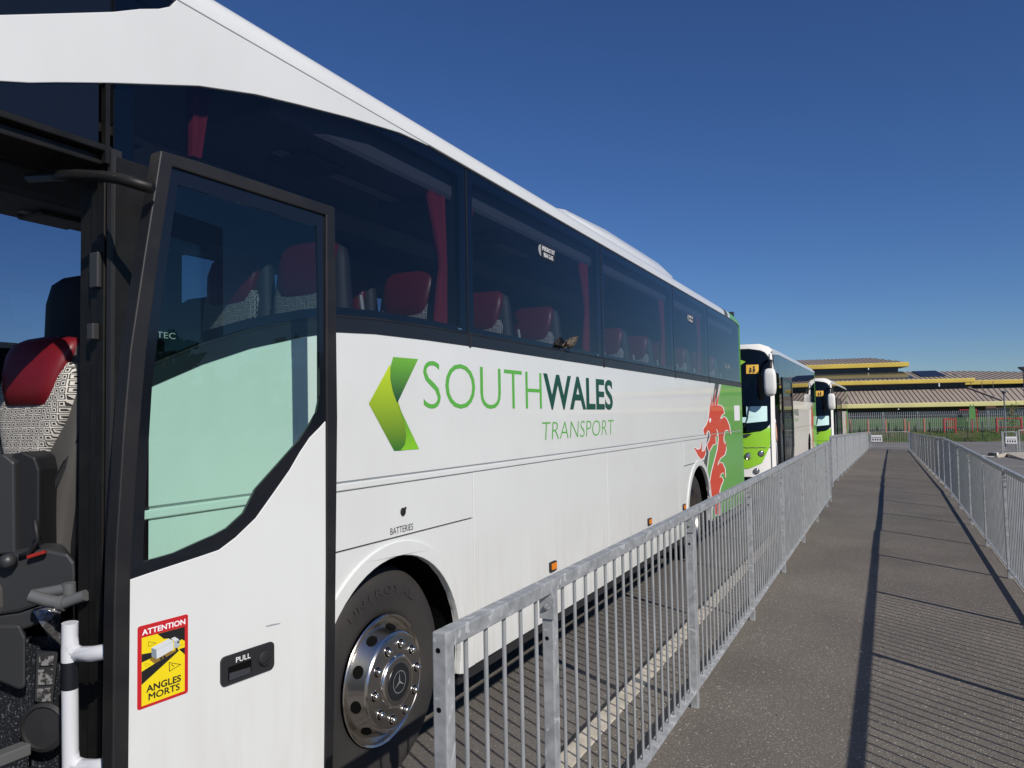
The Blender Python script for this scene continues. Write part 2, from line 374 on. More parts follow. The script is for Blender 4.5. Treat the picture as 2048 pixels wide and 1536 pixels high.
ORD = ['nearest', 'second', 'third', 'fourth', 'fifth', 'sixth', 'seventh', 'eighth', 'ninth', 'tenth', 'eleventh', 'twelfth', 'thirteenth', 'fourteenth', 'fifteenth',
       'sixteenth', 'seventeenth', 'eighteenth', 'nineteenth', 'twentieth', 'twenty-first', 'twenty-second', 'twenty-third', 'twenty-fourth', 'twenty-fifth', 'twenty-sixth', 'twenty-seventh', 'twenty-eighth', 'twenty-ninth']

# ------------------------------------------------------------------ ground: level to y = 18, then a slight fall to y = 54
def gz(y): return -.0226 * (min(max(y, 18), 54) - 18)
BR = [-60, 18, 54]
def sheet(name, xs, ys, z, m, kind='structure'):
    mb = MB(); ys = sorted(set(ys + [b_ for b_ in (18, 54) if ys[0] < b_ < ys[-1]]))
    for i in range(len(ys) - 1):
        for j in range(len(xs) - 1):
            mb.add([(xs[j], ys[i], gz(ys[i]) + z), (xs[j + 1], ys[i], gz(ys[i]) + z), (xs[j + 1], ys[i + 1], gz(ys[i + 1]) + z), (xs[j], ys[i + 1], gz(ys[i + 1]) + z)], [(0, 1, 2, 3)])
    return tag(mb.build(name, m), kind=kind)
sheet('ground', [-700, 700], [-300, 900], -.012, 'park_asphalt')
sheet('road', [-9.0, -1.47], [-25, 60], -.004, 'road_asphalt')
def pz(x, y): return gz(y) + .10 - .0295 * (x + 1.36)
mb = MB(); ys_ = [-12, 18, 54]
for y0, y1 in zip(ys_, ys_[1:]): mb.add([(-1.362, y0, pz(-1.36, y0)), (1.022, y0, pz(1.02, y0)), (1.022, y1, pz(1.02, y1)), (-1.362, y1, pz(-1.36, y1))], [(0, 1, 2, 3)])
tag(mb.build('footpath', 'path_asphalt'), kind='structure')
def prism(name, x0, x1, y0, y1, zt, zb, m):
    mb = MB(); ys = sorted({y0, y1} | {b_ for b_ in (18, 54) if y0 < b_ < y1}); rings = []
    for y in ys: rings.append([(x0, y, gz(y) + zb), (x1, y, gz(y) + zb), (x1, y, gz(y) + zt), (x0, y, gz(y) + zt)])
    mb.loft(rings); return mb.build(name, m, bevel=.008)
k = prism('kerb', -1.47, -1.362, -12, 54, .102, -.02, 'kerb'); tag(k, kind='structure')
k = prism('path_edging', 1.022, 1.075, -12, 54, .036, -.02, 'kerb'); tag(k, kind='structure')

# ================================================================== the near coach
XS = -2.085; XO = -4.62          # near side and far side of the coaches
S = lambda u, v, d: (XS - d, u, v)                  # side plane: u along the coach, v up, d inwards
coach = thing('coach', (-3.35, .3, 0), 'nearest white coach with its front door open and big green lettering on its side', 'coach', 'coaches parked in line along the road')
BELT = [(1.5, 1.775), (1.61, 1.83), (1.8, 1.908), (2.02, 1.98), (2.29, 2.045), (2.5, 2.084), (2.76, 2.10), (3.18, 2.108), (3.65, 2.111), (12.2, 2.117)]
AF, AR, WZ = 2.9, 9.12, .5
def add_arch(y0, y1, z0, z1, cy, r_, step=18):
    h = math.sqrt(r_ * r_ - (WZ - z0) ** 2); a = math.degrees(math.atan2(z0 - WZ, h))
    return [(y0, z0)] + arc(cy, WZ, r_, 180 - a, a, step) + [(y1, z0), (y1, z1), (y0, z1)]
g = .004
mb = MB()
mb.poly([(1.5, 1.452)] + [(12.2, 1.452)] + BELT[::-1], S, 0, .03)
bw = mb.build('upper_side_panel', 'white_paint', coach)
MB().box(XS - .016, XS - .012, 1.5, 12.19, 1.395, 1.465).build('strip_backing', 'white_paint', coach)
mb = MB(); mb.poly([(1.5, 1.412), (12.2, 1.412), (12.2, 1.441), (1.5, 1.441)], S, -.003, .03); mb.build('rubbing_strip', 'white_paint', coach, bevel=.004)
LO = [[(1.5, 1.163), (3.64 - g, 1.163), (3.64 - g, 1.407), (1.5, 1.407)],
      add_arch(1.5, 3.64 - g, .36, 1.155, AF, .575), [(3.64 + g, .36), (5.85 - g, .36), (5.85 - g, 1.407), (3.64 + g, 1.407)],
      [(5.85 + g, .36), (8.155 - g, .36), (8.155 - g, 1.407), (5.85 + g, 1.407)],
      [(8.155 + g, .36), (8.40 - g, .36), (8.40 - g, 1.407), (8.155 + g, 1.407)],
      [(8.40 + g, 1.135), (10.2, 1.135), (10.2, 1.407), (8.40 + g, 1.407)],
      add_arch(8.40 + g, 10.2, .36, 1.125, AR, .59), [(10.2 + .001, .36), (11.05 - g, .36), (11.05 - g, 1.407), (10.2 + .001, 1.407)], [(11.05 + g, .33), (12.2, .33), (12.2, 1.407), (11.05 + g, 1.407)]]
nm = ['battery_flap', 'wheel_arch_panel', 'luggage_door', 'luggage_door', 'side_panel', 'engine_flap', 'wheel_arch_panel', 'side_panel', 'side_panel']
for q, a in zip(LO, nm): MB().poly(q, S, 0, .03).build(a, 'white_paint', coach, bevel=0 if 'arch' in a else .003)
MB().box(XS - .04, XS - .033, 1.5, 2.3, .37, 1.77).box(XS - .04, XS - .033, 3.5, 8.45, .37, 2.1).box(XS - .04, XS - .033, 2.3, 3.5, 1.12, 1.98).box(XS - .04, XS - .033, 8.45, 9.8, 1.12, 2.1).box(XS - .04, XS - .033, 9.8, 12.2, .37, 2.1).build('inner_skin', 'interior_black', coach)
def ring(cy, r0, r1, d0, d1, a0=-14, a1=194, n=36):
    o = arc(cy, WZ, r1, a0, a1, n); i = arc(cy, WZ, r0, a1, a0, n); return o + i
for cy, r0 in ((AF, .572), (AR, .587)): MB().poly(ring(cy, r0, r0 + .068, 0, 0), S, -.010, .02).build('wheel_arch_lip', 'white_paint', coach, bevel=.005)
# wheel housings, underside
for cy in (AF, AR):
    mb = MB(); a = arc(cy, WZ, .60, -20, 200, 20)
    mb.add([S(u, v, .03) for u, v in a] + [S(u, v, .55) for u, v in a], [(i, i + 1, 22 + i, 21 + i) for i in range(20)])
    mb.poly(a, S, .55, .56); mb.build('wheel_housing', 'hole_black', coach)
mb = MB()
for y0, y1 in ((1.5, 2.28), (3.5, 8.5), (9.74, 12.1)): mb.box(XS - .07, XS - .03, y0, y1, .285, .372)
mb.each('skirt_rubber', 'black_rubber', coach)
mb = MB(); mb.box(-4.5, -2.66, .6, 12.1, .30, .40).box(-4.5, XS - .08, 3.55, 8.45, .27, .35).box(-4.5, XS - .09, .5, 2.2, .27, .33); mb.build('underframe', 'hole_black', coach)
mb = MB(); mb.box(XS - .075, XS - .068, 3.5, 8.45, .262, .272); mb.build('skirt_trim', 'alu_dark', coach)
# roof (lofted cross-section), gutter seam, far side, ends
def sec(y, dz=0, ins=0):
    pr = [(-2.085, 3.128), (-2.087, 3.165), (-2.10, 3.205), (-2.125, 3.232), (-2.16, 3.258), (-2.25, 3.30), (-2.45, 3.355), (-2.9, 3.40), (-3.35, 3.41)]
    pr = pr + [(-6.705 - x, z) for x, z in pr[:-1][::-1]]
    return [(x - (ins if x > -3.35 else -ins), y, z + dz) for x, z in pr]
secs = [sec(.35, -.25, .05), sec(.6, -.10, .02), sec(1.0, -.02), sec(1.5), sec(6.0), sec(11.6), sec(12.0, -.02, .0), sec(12.2, -.05, .01)]
mb = MB(); mb.loft(secs, False); mb.build('roof', 'white_paint', coach, smooth=True, autos=40)
MB().box(-4.5, -2.2, .6, 12.1, 3.10, 3.115).build('ceiling', 'rack_grey', coach)
mb = MB(); mb.add([(XS + .001, 12.2, .33), (XO, 12.2, .33), (XO, 12.2, 3.13), (XS + .001, 12.2, 3.13), (XO + .1, 12.2, 3.3), (XS - .1, 12.2, 3.24)], [(0, 1, 2, 4, 5, 3)]); mb.build('rear_panel', 'green_vinyl', coach)
MB().box(XO, XO + .04, 1.6, 12.2, .36, 2.2).build('far_side_panel', 'white_paint', coach)
MB().box(XO, XO + .03, .3, 1.6, .36, 1.9).build('far_side_panel', 'white_paint', coach)
mb = MB()
for y in (.35, 1.5, 3.65, 5.85, 8.1, 9.9, 12.1): mb.box(XO + .01, XO + .12, y - .06, y + .06, 1.9, 3.13)
mb.box(XO + .01, XO + .10, .35, 12.1, 3.03, 3.14); mb.build('far_window_frame', 'interior_black', coach)
MB().add([(XO + .004, .4, 1.9), (XO + .004, 12.1, 1.9), (XO + .004, 12.1, 3.1), (XO + .004, .4, 3.1)], [(0, 1, 2, 3)]).build('far_window', 'coach_glass', coach)
# front end: lower panel, windscreen
mb = MB(); mb.add([(x, .33 + (0 if abs(x + 3.35) < .8 else .12), z) for z in (.3, 1.3) for x in (XS - .05, -2.5, -3.35, -4.2, XO + .05)], [(i, i + 1, i + 6, i + 5) for i in range(4)]); mb.build('front_panel', 'white_paint', coach)
mb = MB(); mb.add([(x, (.33 if z < 2 else .5) + (0 if abs(x + 3.35) < .8 else .12), z) for z in (1.32, 2.95) for x in (XS - .05, -2.5, -3.35, -4.2, XO + .05)], [(i, i + 1, i + 6, i + 5) for i in range(4)]); mb.build('windscreen', 'clear_glass', coach)
# white sweep above the door and first window
SW_T = [(.55, 2.52), (.85, 2.66), (1.14, 2.808), (1.32, 2.90), (1.47, 2.977), (1.56, 3.03), (1.63, 3.065), (1.675, 3.095), (1.70, 3.131)]
SW_B = [(3.238, 3.131), (3.23, 3.124), (2.98, 3.107), (2.60, 3.047), (2.28, 2.987), (2.05, 2.941), (1.79, 2.871), (1.47, 2.754), (1.30, 2.688), (1.22, 2.655), (1.14, 2.628), (.85, 2.54), (.55, 2.46)]
MB().poly(SW_T + SW_B, S, 0, .02).build('roof_side_sweep', 'white_paint', coach, bevel=.002)
MB().poly([(.5, 2.45), (1.70, 2.85), (1.70, 3.13), (.5, 3.13)], S, .022, .04).build('quarter_window', 'black_gloss', coach)
MB().box(XS - .001, XS + .0015, 1.70, 12.15, 3.128, 3.132).build('gutter_seam', 'strip_grey', coach)
# black panel above the door opening
MB().poly([(.5, 2.555), (1.425, 2.555), (1.425, 2.80), (.5, 2.50)], S, .004, .02).build('door_header_panel', 'black_gloss', coach)
hd = MB().box(XS - .12, XS - .003, .5, 1.47, 2.535, 2.556).box(XS - .5, XS - .03, .5, 1.6, 2.60, 2.63).box(XS - .16, XS - .03, .5, 1.46, 2.50, 2.53).box(XS - .42, XS - .39, .5, 1.7, 2.60, 2.95).build('door_header', 'alu_dark', coach, bevel=.004)
MB().poly([(1.446, 2.50), (1.460, 2.50), (1.460, 2.77), (1.446, 2.77)], S, .001, .02).build('header_seal', 'alu_dark', coach)
# door jamb: stepped dark profiles
mb = MB()
for x0, x1, y0 in ((.000, .022, 1.475), (.028, .05, 1.490), (.052, .085, 1.478), (.088, .125, 1.485), (.125, .20, 1.50)): mb.box(XS - x1, XS - x0, y0, 1.60, .36, 2.53)
jb = mb.build('door_jamb', 'alu_dark', coach, bevel=.003)
MB().box(XS - .02, XS - .001, 1.465, 1.50, .36, 2.55).build('jamb_seal', 'black_rubber', coach)
mb = MB().box(XS - .10, XS - .06, 1.462, 1.478, 2.13, 2.24).box(XS - .10, XS - .07, 1.455, 1.478, 1.97, 2.02); mb.each('door_latch', 'console_grey', jb, bevel=.004)
# black belt rubber and side glass
def belt_up(h): return [(u, v + h) for u, v in BELT]
MB().poly(BELT + belt_up(.072)[::-1], S, -.004, .03).build('belt_rubber', 'band_black', coach, bevel=.003)
MB().poly([(1.5, 1.84)] + belt_up(.066)[1:] + belt_up(.074)[1:][::-1] + [(1.5, 1.848)], S, -.007, 0).build('belt_bead', 'frame_grey', coach)
YW = [1.475, 3.63, 5.83, 8.13, 9.87, 12.17]
for i in range(5):
    a, b_ = YW[i] + .006, YW[i + 1] - .006
    lowp = [(u, v + .066) for u, v in BELT if a < u < b_]
    def bz(y):
        for (u0, v0), (u1, v1) in zip(BELT, BELT[1:]):
            if u0 <= y <= u1: return v0 + (v1 - v0) * (y - u0) / (u1 - u0)
        return BELT[0][1]
    outl = [(a, bz(a) + .066)] + lowp + [(b_, bz(b_) + .066), (b_, 3.127), (a, 3.127)]
    win = MB().poly(outl, S, .008).build('side_window', 'coach_glass', coach)
    i0 = [(u, v + .045) for u, v in outl[:-2]]; i0[0] = (a + .07, bz(a + .07) + .105); i0[-1] = (b_ - .07, bz(b_ - .07) + .105)
    MB().poly([outl, i0 + [(b_ - .07, 3.065), (a + .07, 3.065)]], S, .0155, .0165).build('window_border', 'black_gloss', win)
    MB().box(XS - .13, XS - .02, YW[i + 1] - .05, YW[i + 1] + .05, 2.0, 3.12).build('window_pillar', 'interior_black', coach)
mb = MB()
for y in YW[1:-1]: mb.box(XS - .012, XS - .0065, y - .003, y + .003, 2.18, 3.12)
mb.each('glass_joint', 'frame_grey', coach)
mb = MB()
for y in YW[1:-1]: mb.box(XS - .004, XS + .006, y - .012, y + .012, 2.107, 2.178)
mb.each('belt_joint', 'black_rubber', coach)
mb = MB()
for y in (3.53, 5.71, 8.05, 9.77, 9.95): mb.box(XS - .0075, XS - .003, y - .02, y + .02, 2.196, 2.203)
mb.each('window_clip', 'chrome', coach)
# emergency signs on the glass
for u0, sc_ in ((4.60, 1.0), (8.80, 1.0)):
    pl = MB().poly(rrect(u0 + .045, u0 + .275, 2.80, 2.895, .01), S, .0065, .0078).build('emergency_sign', 'text_black', coach)
    T = S; mb = MB(); lettering(mb, 'EMERGENCY EXIT', u0 + .055, u0 + .268, 2.855, 2.885, T, .0055, .012); lettering(mb, 'BREAK GLASS', u0 + .08, u0 + .24, 2.812, 2.842, T, .0055, .012); mb.build('sign_lettering', 'text_white', pl)
    MB().poly(arc(u0 + .035, 2.848, .04, 90, 270, 10), S, .0055, .0075).build('hammer_spot', 'strip_grey', pl)
mb = MB(); lettering(mb, 'VA', 10.9, 11.35, 2.36, 2.43, S, .0062, -.01, .02); mb.build('window_lettering', 'strip_grey', coach)
mb = MB(); lettering(mb, 'TEC', 1.62, 1.69, 1.985, 2.005, S, -.0055, 0.0); mb.build('sticker_lettering', 'strip_grey', coach)
# interior
MB().box(XO + .05, XS - .06, 2.0, 12.1, 1.16, 1.20).build('cabin_floor', 'interior_black', coach)
mb = MB().box(XO + .05, -2.95, .5, 2.0, .86, .90).box(XO + .05, XO + .10, .5, 12.1, 1.0, 2.16).box(XO + .1, XS - .1, 12.05, 12.12, .4, 3.1); mb.build('cabin_lining', 'interior_black', coach)
for x0, x1 in ((-2.62, -2.16), (-4.55, -4.05)):
    rk = MB().add([(x0, y, z) for y in (2.2, 12.0) for z in (2.93, 3.1)] + [(x1, y, z) for y in (2.2, 12.0) for z in (2.93, 3.1)], [(0, 1, 3, 2), (4, 5, 7, 6), (0, 2, 6, 4), (1, 3, 7, 5), (0, 1, 5, 4), (2, 3, 7, 6)]).build('luggage_rack', 'rack_grey', coach, bevel=.03)
    mb = MB()
    for k in range(5): mb.box(x0 + .17, x0 + .23, 2.5 + 1.9 * k, 3.4 + 1.9 * k, 2.918, 2.93)
    mb.each('reading_light', 'strip_grey', rk, bevel=.01)
    mb = MB()
    for k in range(11): mb.box(x0 + .08, x0 + .32, 2.55 + .85 * k, 2.85 + .85 * k, 2.905, 2.93)
    mb.each('service_panel', 'console_grey', rk, bevel=.01)
MB().box(-3.5, -3.2, 2.2, 12, 3.085, 3.10).build('aisle_light', 'strip_grey', coach)
def seat(x, y, z0, first=False, par=coach):
    """facing -y; x centre, y front of the backrest, z0 cushion height"""
    W = .225; hz = z0 + .78
    def ringz(z, w_, yf, yb, n=12):
        return [(x + w_ * math.cos(2 * math.pi * k / n) * (1 if abs(math.cos(2 * math.pi * k / n)) < .8 else 1.0), (yf + yb) / 2 - (yb - yf) / 2 * math.copysign(abs(math.sin(2 * math.pi * k / n)) ** .55, math.sin(2 * math.pi * k / n)), z) for k in range(n)]
    mb = MB(); rs = []
    for t, w_, yf, yb in ((0, .20, 0, .12), (.1, .235, -.01, .12), (.3, .24, .0, .13), (.48, .235, .04, .16), (.6, .215, .055, .17), (.70, .205, .065, .17), (.76, .19, .08, .165), (.785, .15, .10, .15)):
        rs.append([(px_, py_ + y, pz_ + z0) for px_, py_, pz_ in [(a - x + x, b_, t) for a, b_, _ in ringz(0, w_, yf, yb, 20)]])
    mb.loft(rs); s = mb.build('seat', 'seat_side', par, smooth=True, autos=50)
    # headrest cushion, slightly proud of the shell
    rs = []
    for t, w_, yf, yb in ((.53, .12, .022, .07), (.55, .135, .012, .08), (.62, .155, .014, .09), (.70, .17, .03, .11), (.77, .165, .055, .14), (.80, .13, .085, .13)):
        rs.append([(a, b_ + y, t + z0) for a, b_, _ in ringz(0, w_, yf, yb, 20)])
    MB().loft(rs).build('headrest', 'red_leather', s, smooth=True, autos=60)
    rs = []
    for t, w_, yf, yb in ((.02, .08, -.022, .06), (.15, .12, -.026, .06), (.30, .155, -.015, .06), (.44, .175, .008, .08), (.56, .18, .020, .09), (.60, .165, .03, .09)):
        rs.append([(a, b_ + y, t + z0) for a, b_, _ in ringz(0, w_, yf, yb, 20)])
    MB().loft(rs).build('seat_fabric', 'seat_fabric', s, smooth=True, autos=50)
    MB().tube([(x + .235, y + .12, z0 + .36), (x + .25, y + .17, z0 + .44), (x + .235, y + .17, z0 + .54)], .011, 6).build('grab_handle', 'grip_pale', s)
    rs = []
    for yy, zz, hh in ((-.46, 0, .09), (-.44, .02, .13), (-.2, .02, .14), (.02, .0, .14)):
        rs.append([(x - .22, y + yy, z0 + zz), (x + .22, y + yy, z0 + zz), (x + .22, y + yy, z0 + zz - hh), (x - .22, y + yy, z0 + zz - hh)])
    MB().loft(rs).build('seat_cushion', 'seat_fabric', s, bevel=.02)
    return s
def dup_part(root, par, off):
    c = root.copy(); sc.collection.objects.link(c); c.parent = par; c.location = root.location + Vector(off)
    for k in list(root.children):
        d = k.copy(); sc.collection.objects.link(d); d.parent = c
    return c
s0 = seat(-2.42, 2.62, 1.75)
rows = [.0, .83, 1.66, 2.49, 3.32, 4.15, 4.98, 5.81, 6.64, 7.47, 8.3]
for k, dy in enumerate(rows):
    for j, dx in enumerate((0, -.47, -1.23, -1.70)):
        if (k or j) and not (k == 0 and j > 1): dup_part(s0, coach, (dx, dy, 0))
# curtains
def curtain(y0, y1, zt, zb, tie=2.55, yt=None):
    yt = yt if yt is not None else y1; mb = MB(); n = 34; zs = [zt + (zb - zt) * i / 14 for i in range(15)]; vs = []
    for z in zs:
        f = abs(z - tie) / ((zt - tie) if z > tie else (tie - zb) or 1); f = min(1, f ** (1.0 if z > tie else .75)) * (1 if z > tie else .45)
        for k in range(n + 1):
            t = k / n; yy = yt - .02 + (t - 1) * (.05 + (y1 - y0 - .05) * f) if yt >= y1 - .05 else yt + t * (.04 + (y1 - y0 - .04) * f)
            vs.append((XS - .10 - .022 * math.sin(t * 2 * math.pi * 6.5), yy, z))
    mb.add(vs, [(i * (n + 1) + k, i * (n + 1) + k + 1, (i + 1) * (n + 1) + k + 1, (i + 1) * (n + 1) + k) for i in range(14) for k in range(n)])
    return mb.build('curtain', 'curtain_red', coach, smooth=True)
for i, y in enumerate(YW[1:-1]):
    curtain(y - .30, y - .075, 3.05, 2.16)
    curtain(y + .10, y + .26, 3.05, 2.16, 2.55, y + .08)
curtain(1.83, 1.93, 2.97, 2.655, 2.65, 1.83)
# roof cooling pod and rear roof camera
pod = []
for y, s_, h in ((4.95, .55, .0), (5.25, .75, .08), (5.9, .95, .135), (6.8, 1.0, .15), (8.6, 1.0, .15), (8.95, .99, .13), (9.02, .98, .08), (9.03, .97, 0)):
    pod.append([(-3.35 + s_ * a * 1.08, y, 3.27 + (h + .10) * b_) for a, b_ in ((-1, .0), (-.98, .5), (-.9, .9), (-.6, 1.05), (0, 1.1), (.6, 1.05), (.9, .9), (.98, .5), (1, .0))])
MB().loft(pod).build('roof_cooling_pod', 'white_paint', coach, smooth=True, autos=50)
rc = MB().box(-2.20, -2.12, 11.9, 11.98, 3.20, 3.29).build('roof_camera', 'black_rubber', coach, bevel=.01)
MB().lathe([(0, -.03), (.02, -.028), (.03, 0)], (-2.12, 11.94, 3.25), (1, 0, 0), 12).build('camera_lens', 'chrome', rc, smooth=True)

# ------------------------------------------------------------------ wheels
def wheel(x, y, z, par, front=True, r_=.515, simple=False):
    c = (x, y, z); ax = (1, 0, 0)
    tp = [(.285, -.02), (.30, .0), (.33, .006), (.40, .014), (.455, .008), (.485, -.01), (.505, -.03), (r_, -.06), (r_, -.24), (.50, -.28), (.29, -.29)]
    w_ = MB().lathe(tp, c, ax, 64).build('wheel', 'tyre', par, smooth=True, autos=50)
    gr = MB()
    for o in (-.09, -.15, -.21): gr.lathe([(r_ + .001, o), (r_ + .001, o - .008)], c, ax, 64)
    gr.each('tread_groove', 'hole_black', w_)
    if front: rp = [(.291, .004), (.296, .010), (.292, .014), (.283, .008), (.278, -.012), (.268, -.02), (.250, .010), (.228, .052), (.221, .066), (.216, .069), (.211, .064), (.205, .072), (.19, .077), (.10, .079)]
    else: rp = [(.291, .004), (.296, .010), (.292, .014), (.283, .0), (.272, -.03), (.24, -.09), (.19, -.14), (.15, -.145), (.13, -.10), (.11, -.08), (0, -.075)]
    rm = MB().lathe(rp, c, ax, 72).build('rim', 'chrome' if front else 'chrome_brushed', w_, smooth=True, autos=30)
    if simple: return w_
    if front:
        hb = MB().lathe([(.205, .0725), (.19, .0775), (.122, .0795), (.118, .085), (.112, .092), (.104, .093), (0, .093)], c, ax, 64).build('hub_plate', 'chrome_brushed', w_, smooth=True, autos=25)
        MB().lathe([(.121, .081), (.117, .091), (.110, .095), (.105, .0935)], c, ax, 64).build('hub_ring', 'chrome', w_, smooth=True)
        MB().lathe([(.083, .094), (.081, .0965), (0, .0965)], c, ax, 48).build('hub_badge', 'logo_black', w_, smooth=True, autos=25)
        # ring and three-pointed star
        mb = MB(); P_ = lambda a, r1, d=.0980: (x + d, y + r1 * math.sin(R(a)), z + r1 * math.cos(R(a)))
        n = 40; mb.add([P_(a * 360 / n, rr) for a in range(n) for rr in (.047, .0505)], [(2 * i, 2 * i + 1, (2 * i + 3) % (2 * n), (2 * i + 2) % (2 * n)) for i in range(n)])
        for a in (0, 120, 240): mb.add([P_(a - 60, .0055), P_(a, .048), P_(a + 60, .0055), P_(0, 0)], [(0, 1, 2, 3)])
        mb.build('star_emblem', 'logo_silver', w_)
        nut = MB(); cup = MB(); rimr = MB()
        for k in range(10):
            a = 2 * math.pi * (k + .35) / 10; cc = (x + .0775, y + .166 * math.sin(a), z + .166 * math.cos(a))
            cup.lathe([(.0235, .0013), (.018, .0016), (0, .0016)], cc, ax, 20)
            rimr.lathe([(.0255, .0005), (.0245, .0035), (.0225, .0030)], cc, ax, 24)
            nut.lathe([(.0165, 0), (.0165, .012), (.014, .020), (.008, .025), (0, .026)], cc, ax, 14)
        cup.each('nut_recess', 'hole_black', w_); rimr.each('nut_collar', 'chrome', w_, smooth=True); nut.each('wheel_nut', 'chrome', w_, smooth=True, autos=50)
        hh = MB()
        for k in range(10):
            a = 2 * math.pi * k / 10 + .12; er = Vector((0, math.sin(a), math.cos(a))); et = Vector((0, math.cos(a), -math.sin(a)))
            rd = Vector((.042, 0, 0)) - er * .022; c0 = Vector((x + .031, y, z)) + er * .239; nr_ = Vector((.022, 0, 0)) + er * .042; nr_.normalize(); rd.normalize()
            hh.add([c0 + (rd * math.cos(q) * .0235 + et * math.sin(q) * .0285) + nr_ * .0025 for q in [2 * math.pi * i / 20 for i in range(20)]], [tuple(range(20))])
        hh.each('hand_hole', 'hole_black', w_)
        tl = MB(); word = 'UNIROYAL'
        for i, ch in enumerate(word):
            a0 = -34 + i * 9.6; vs, fs = text2d(ch, .012)
            wd = .066 if ch != 'I' else .02; q = []
            for a_, b_ in vs:
                rr = .392 + .038 * b_; an = R(a0) + (a_ - .5) * wd * .8 / .40; q.append((x + .0175, y + rr * math.sin(an), z + rr * math.cos(an)))
            tl.add(q, fs)
        tl.build('tyre_lettering', 'tyre_letter', w_)
    else:
        nut = MB()
        for k in range(10):
            a = 2 * math.pi * k / 10; nut.lathe([(.017, -.145), (.017, -.11), (.01, -.10), (0, -.10)], (x, y + .165 * math.sin(a), z + .165 * math.cos(a)), ax, 10)
        nut.each('wheel_nut', 'chrome', w_, smooth=True, autos=50)
    return w_
wheel(-2.165, AF, .5, coach, True); wheel(-2.17, AR, .5, coach, False)
for yy in (AF, AR): wheel(-4.30, yy, .5, coach, False, simple=True)
# ------------------------------------------------------------------ side lettering and graphics
mb = MB(); lettering(mb, 'SOUTH', 3.155, 4.585, 1.762, 2.006, S, -.0012, -.013); mb.build('side_lettering', 'text_green', coach)
mb = MB(); lettering(mb, 'WALES', 4.615, 6.03, 1.757, 2.008, S, -.0012, .024); mb.build('side_lettering', 'text_dark_green', coach)
mb = MB(); lettering(mb, 'TRANSPORT', 4.565, 6.02, 1.553, 1.675, S, -.0012, -.016, .02); mb.build('side_lettering', 'text_green', coach)
MB().poly([(2.877,1.970),(2.712,1.784),(2.901,1.563),(2.974,1.561),(3.008,1.610),(3.005,1.683),(2.961,1.750),(2.942,1.788),(2.906,1.844),(2.880,1.919)], S, -.0012).build('arrow_emblem', 'arrow_light', coach)
MB().poly([(2.901,2.005),(3.111,2.008),(2.929,1.786),(2.894,1.844),(2.876,1.900),(2.877,1.954)], S, -.0016).build('arrow_emblem', 'arrow_dark', coach)
MB().poly([(2.933,1.783),(2.957,1.745),(2.989,1.683),(3.000,1.630),(2.987,1.587),(2.949,1.563),(3.110,1.562)], S, -.0018).build('arrow_emblem', 'arrow_tip', coach)
mb = MB(); lettering(mb, 'BATTERIES', 2.865, 3.05, 1.176, 1.207, S, -.0012, 0.0); mb.build('flap_lettering', 'text_black', coach)
kn = MB().lathe([(.019, 0), (.019, .006), (.010, .008), (0, .008)], (XS, 2.965, 1.272), (1, 0, 0), 20).build('flap_lock', 'black_rubber', coach, smooth=True, autos=30)
MB().bar((XS + .010, 2.955, 1.262), (XS + .010, 2.978, 1.292), .007).build('lock_lever', 'alu_dark', kn)
for y, z in ((4.70, .70), (6.99, .70), (8.33, .685)):
    k = MB().poly(rrect(y - .052, y + .052, z - .035, z + .03, .01), S, -.014, 0).build('marker_lamp', 'black_rubber', coach, bevel=.003)
    MB().poly(rrect(y - .038, y + .042, z - .022, z + .020, .006), S, -.019, -.012).build('marker_lens', 'amber', k, bevel=.003)
# green rear, grey and white stripes, red dragon (vinyls, laid over the panels and broken at the panel gaps)
def vinyl(pl, m, name, d):
    mb = MB(); hi = clipz(pl, 1.453, True); lo = clipz(pl, 1.406, False); md = clipz(clipz(pl, 1.441, False), 1.412, True)
    for q in (hi, lo):
        if len(q) > 2: mb.poly(q, S, -d)
    if len(md) > 2: mb.poly(md, S, -d - .003)
    return mb.build(name, m, coach)
green = [(10.62, 2.115), (12.199, 2.116), (12.199, .331), (9.72, .361), (9.72, .66), (9.70, .76), (9.66, .86)] + [(9.60, 1.02)] + [(9.95, 1.45)]
vinyl(green, 'green_vinyl', 'green_rear_livery', .0005)
vinyl([(10.47, 2.114), (10.62, 2.115), (9.95, 1.45), (9.60, 1.02), (9.66, .86), (9.62, .82), (9.54, .95), (9.48, 1.02), (9.85, 1.45)], 'white_paint', 'white_stripe', .0008)
vinyl([(10.20, 2.114), (10.47, 2.114), (9.85, 1.45), (9.52, 1.00), (9.42, 1.06), (9.40, 1.10), (9.68, 1.45)], 'stripe_grey', 'grey_stripe', .001)
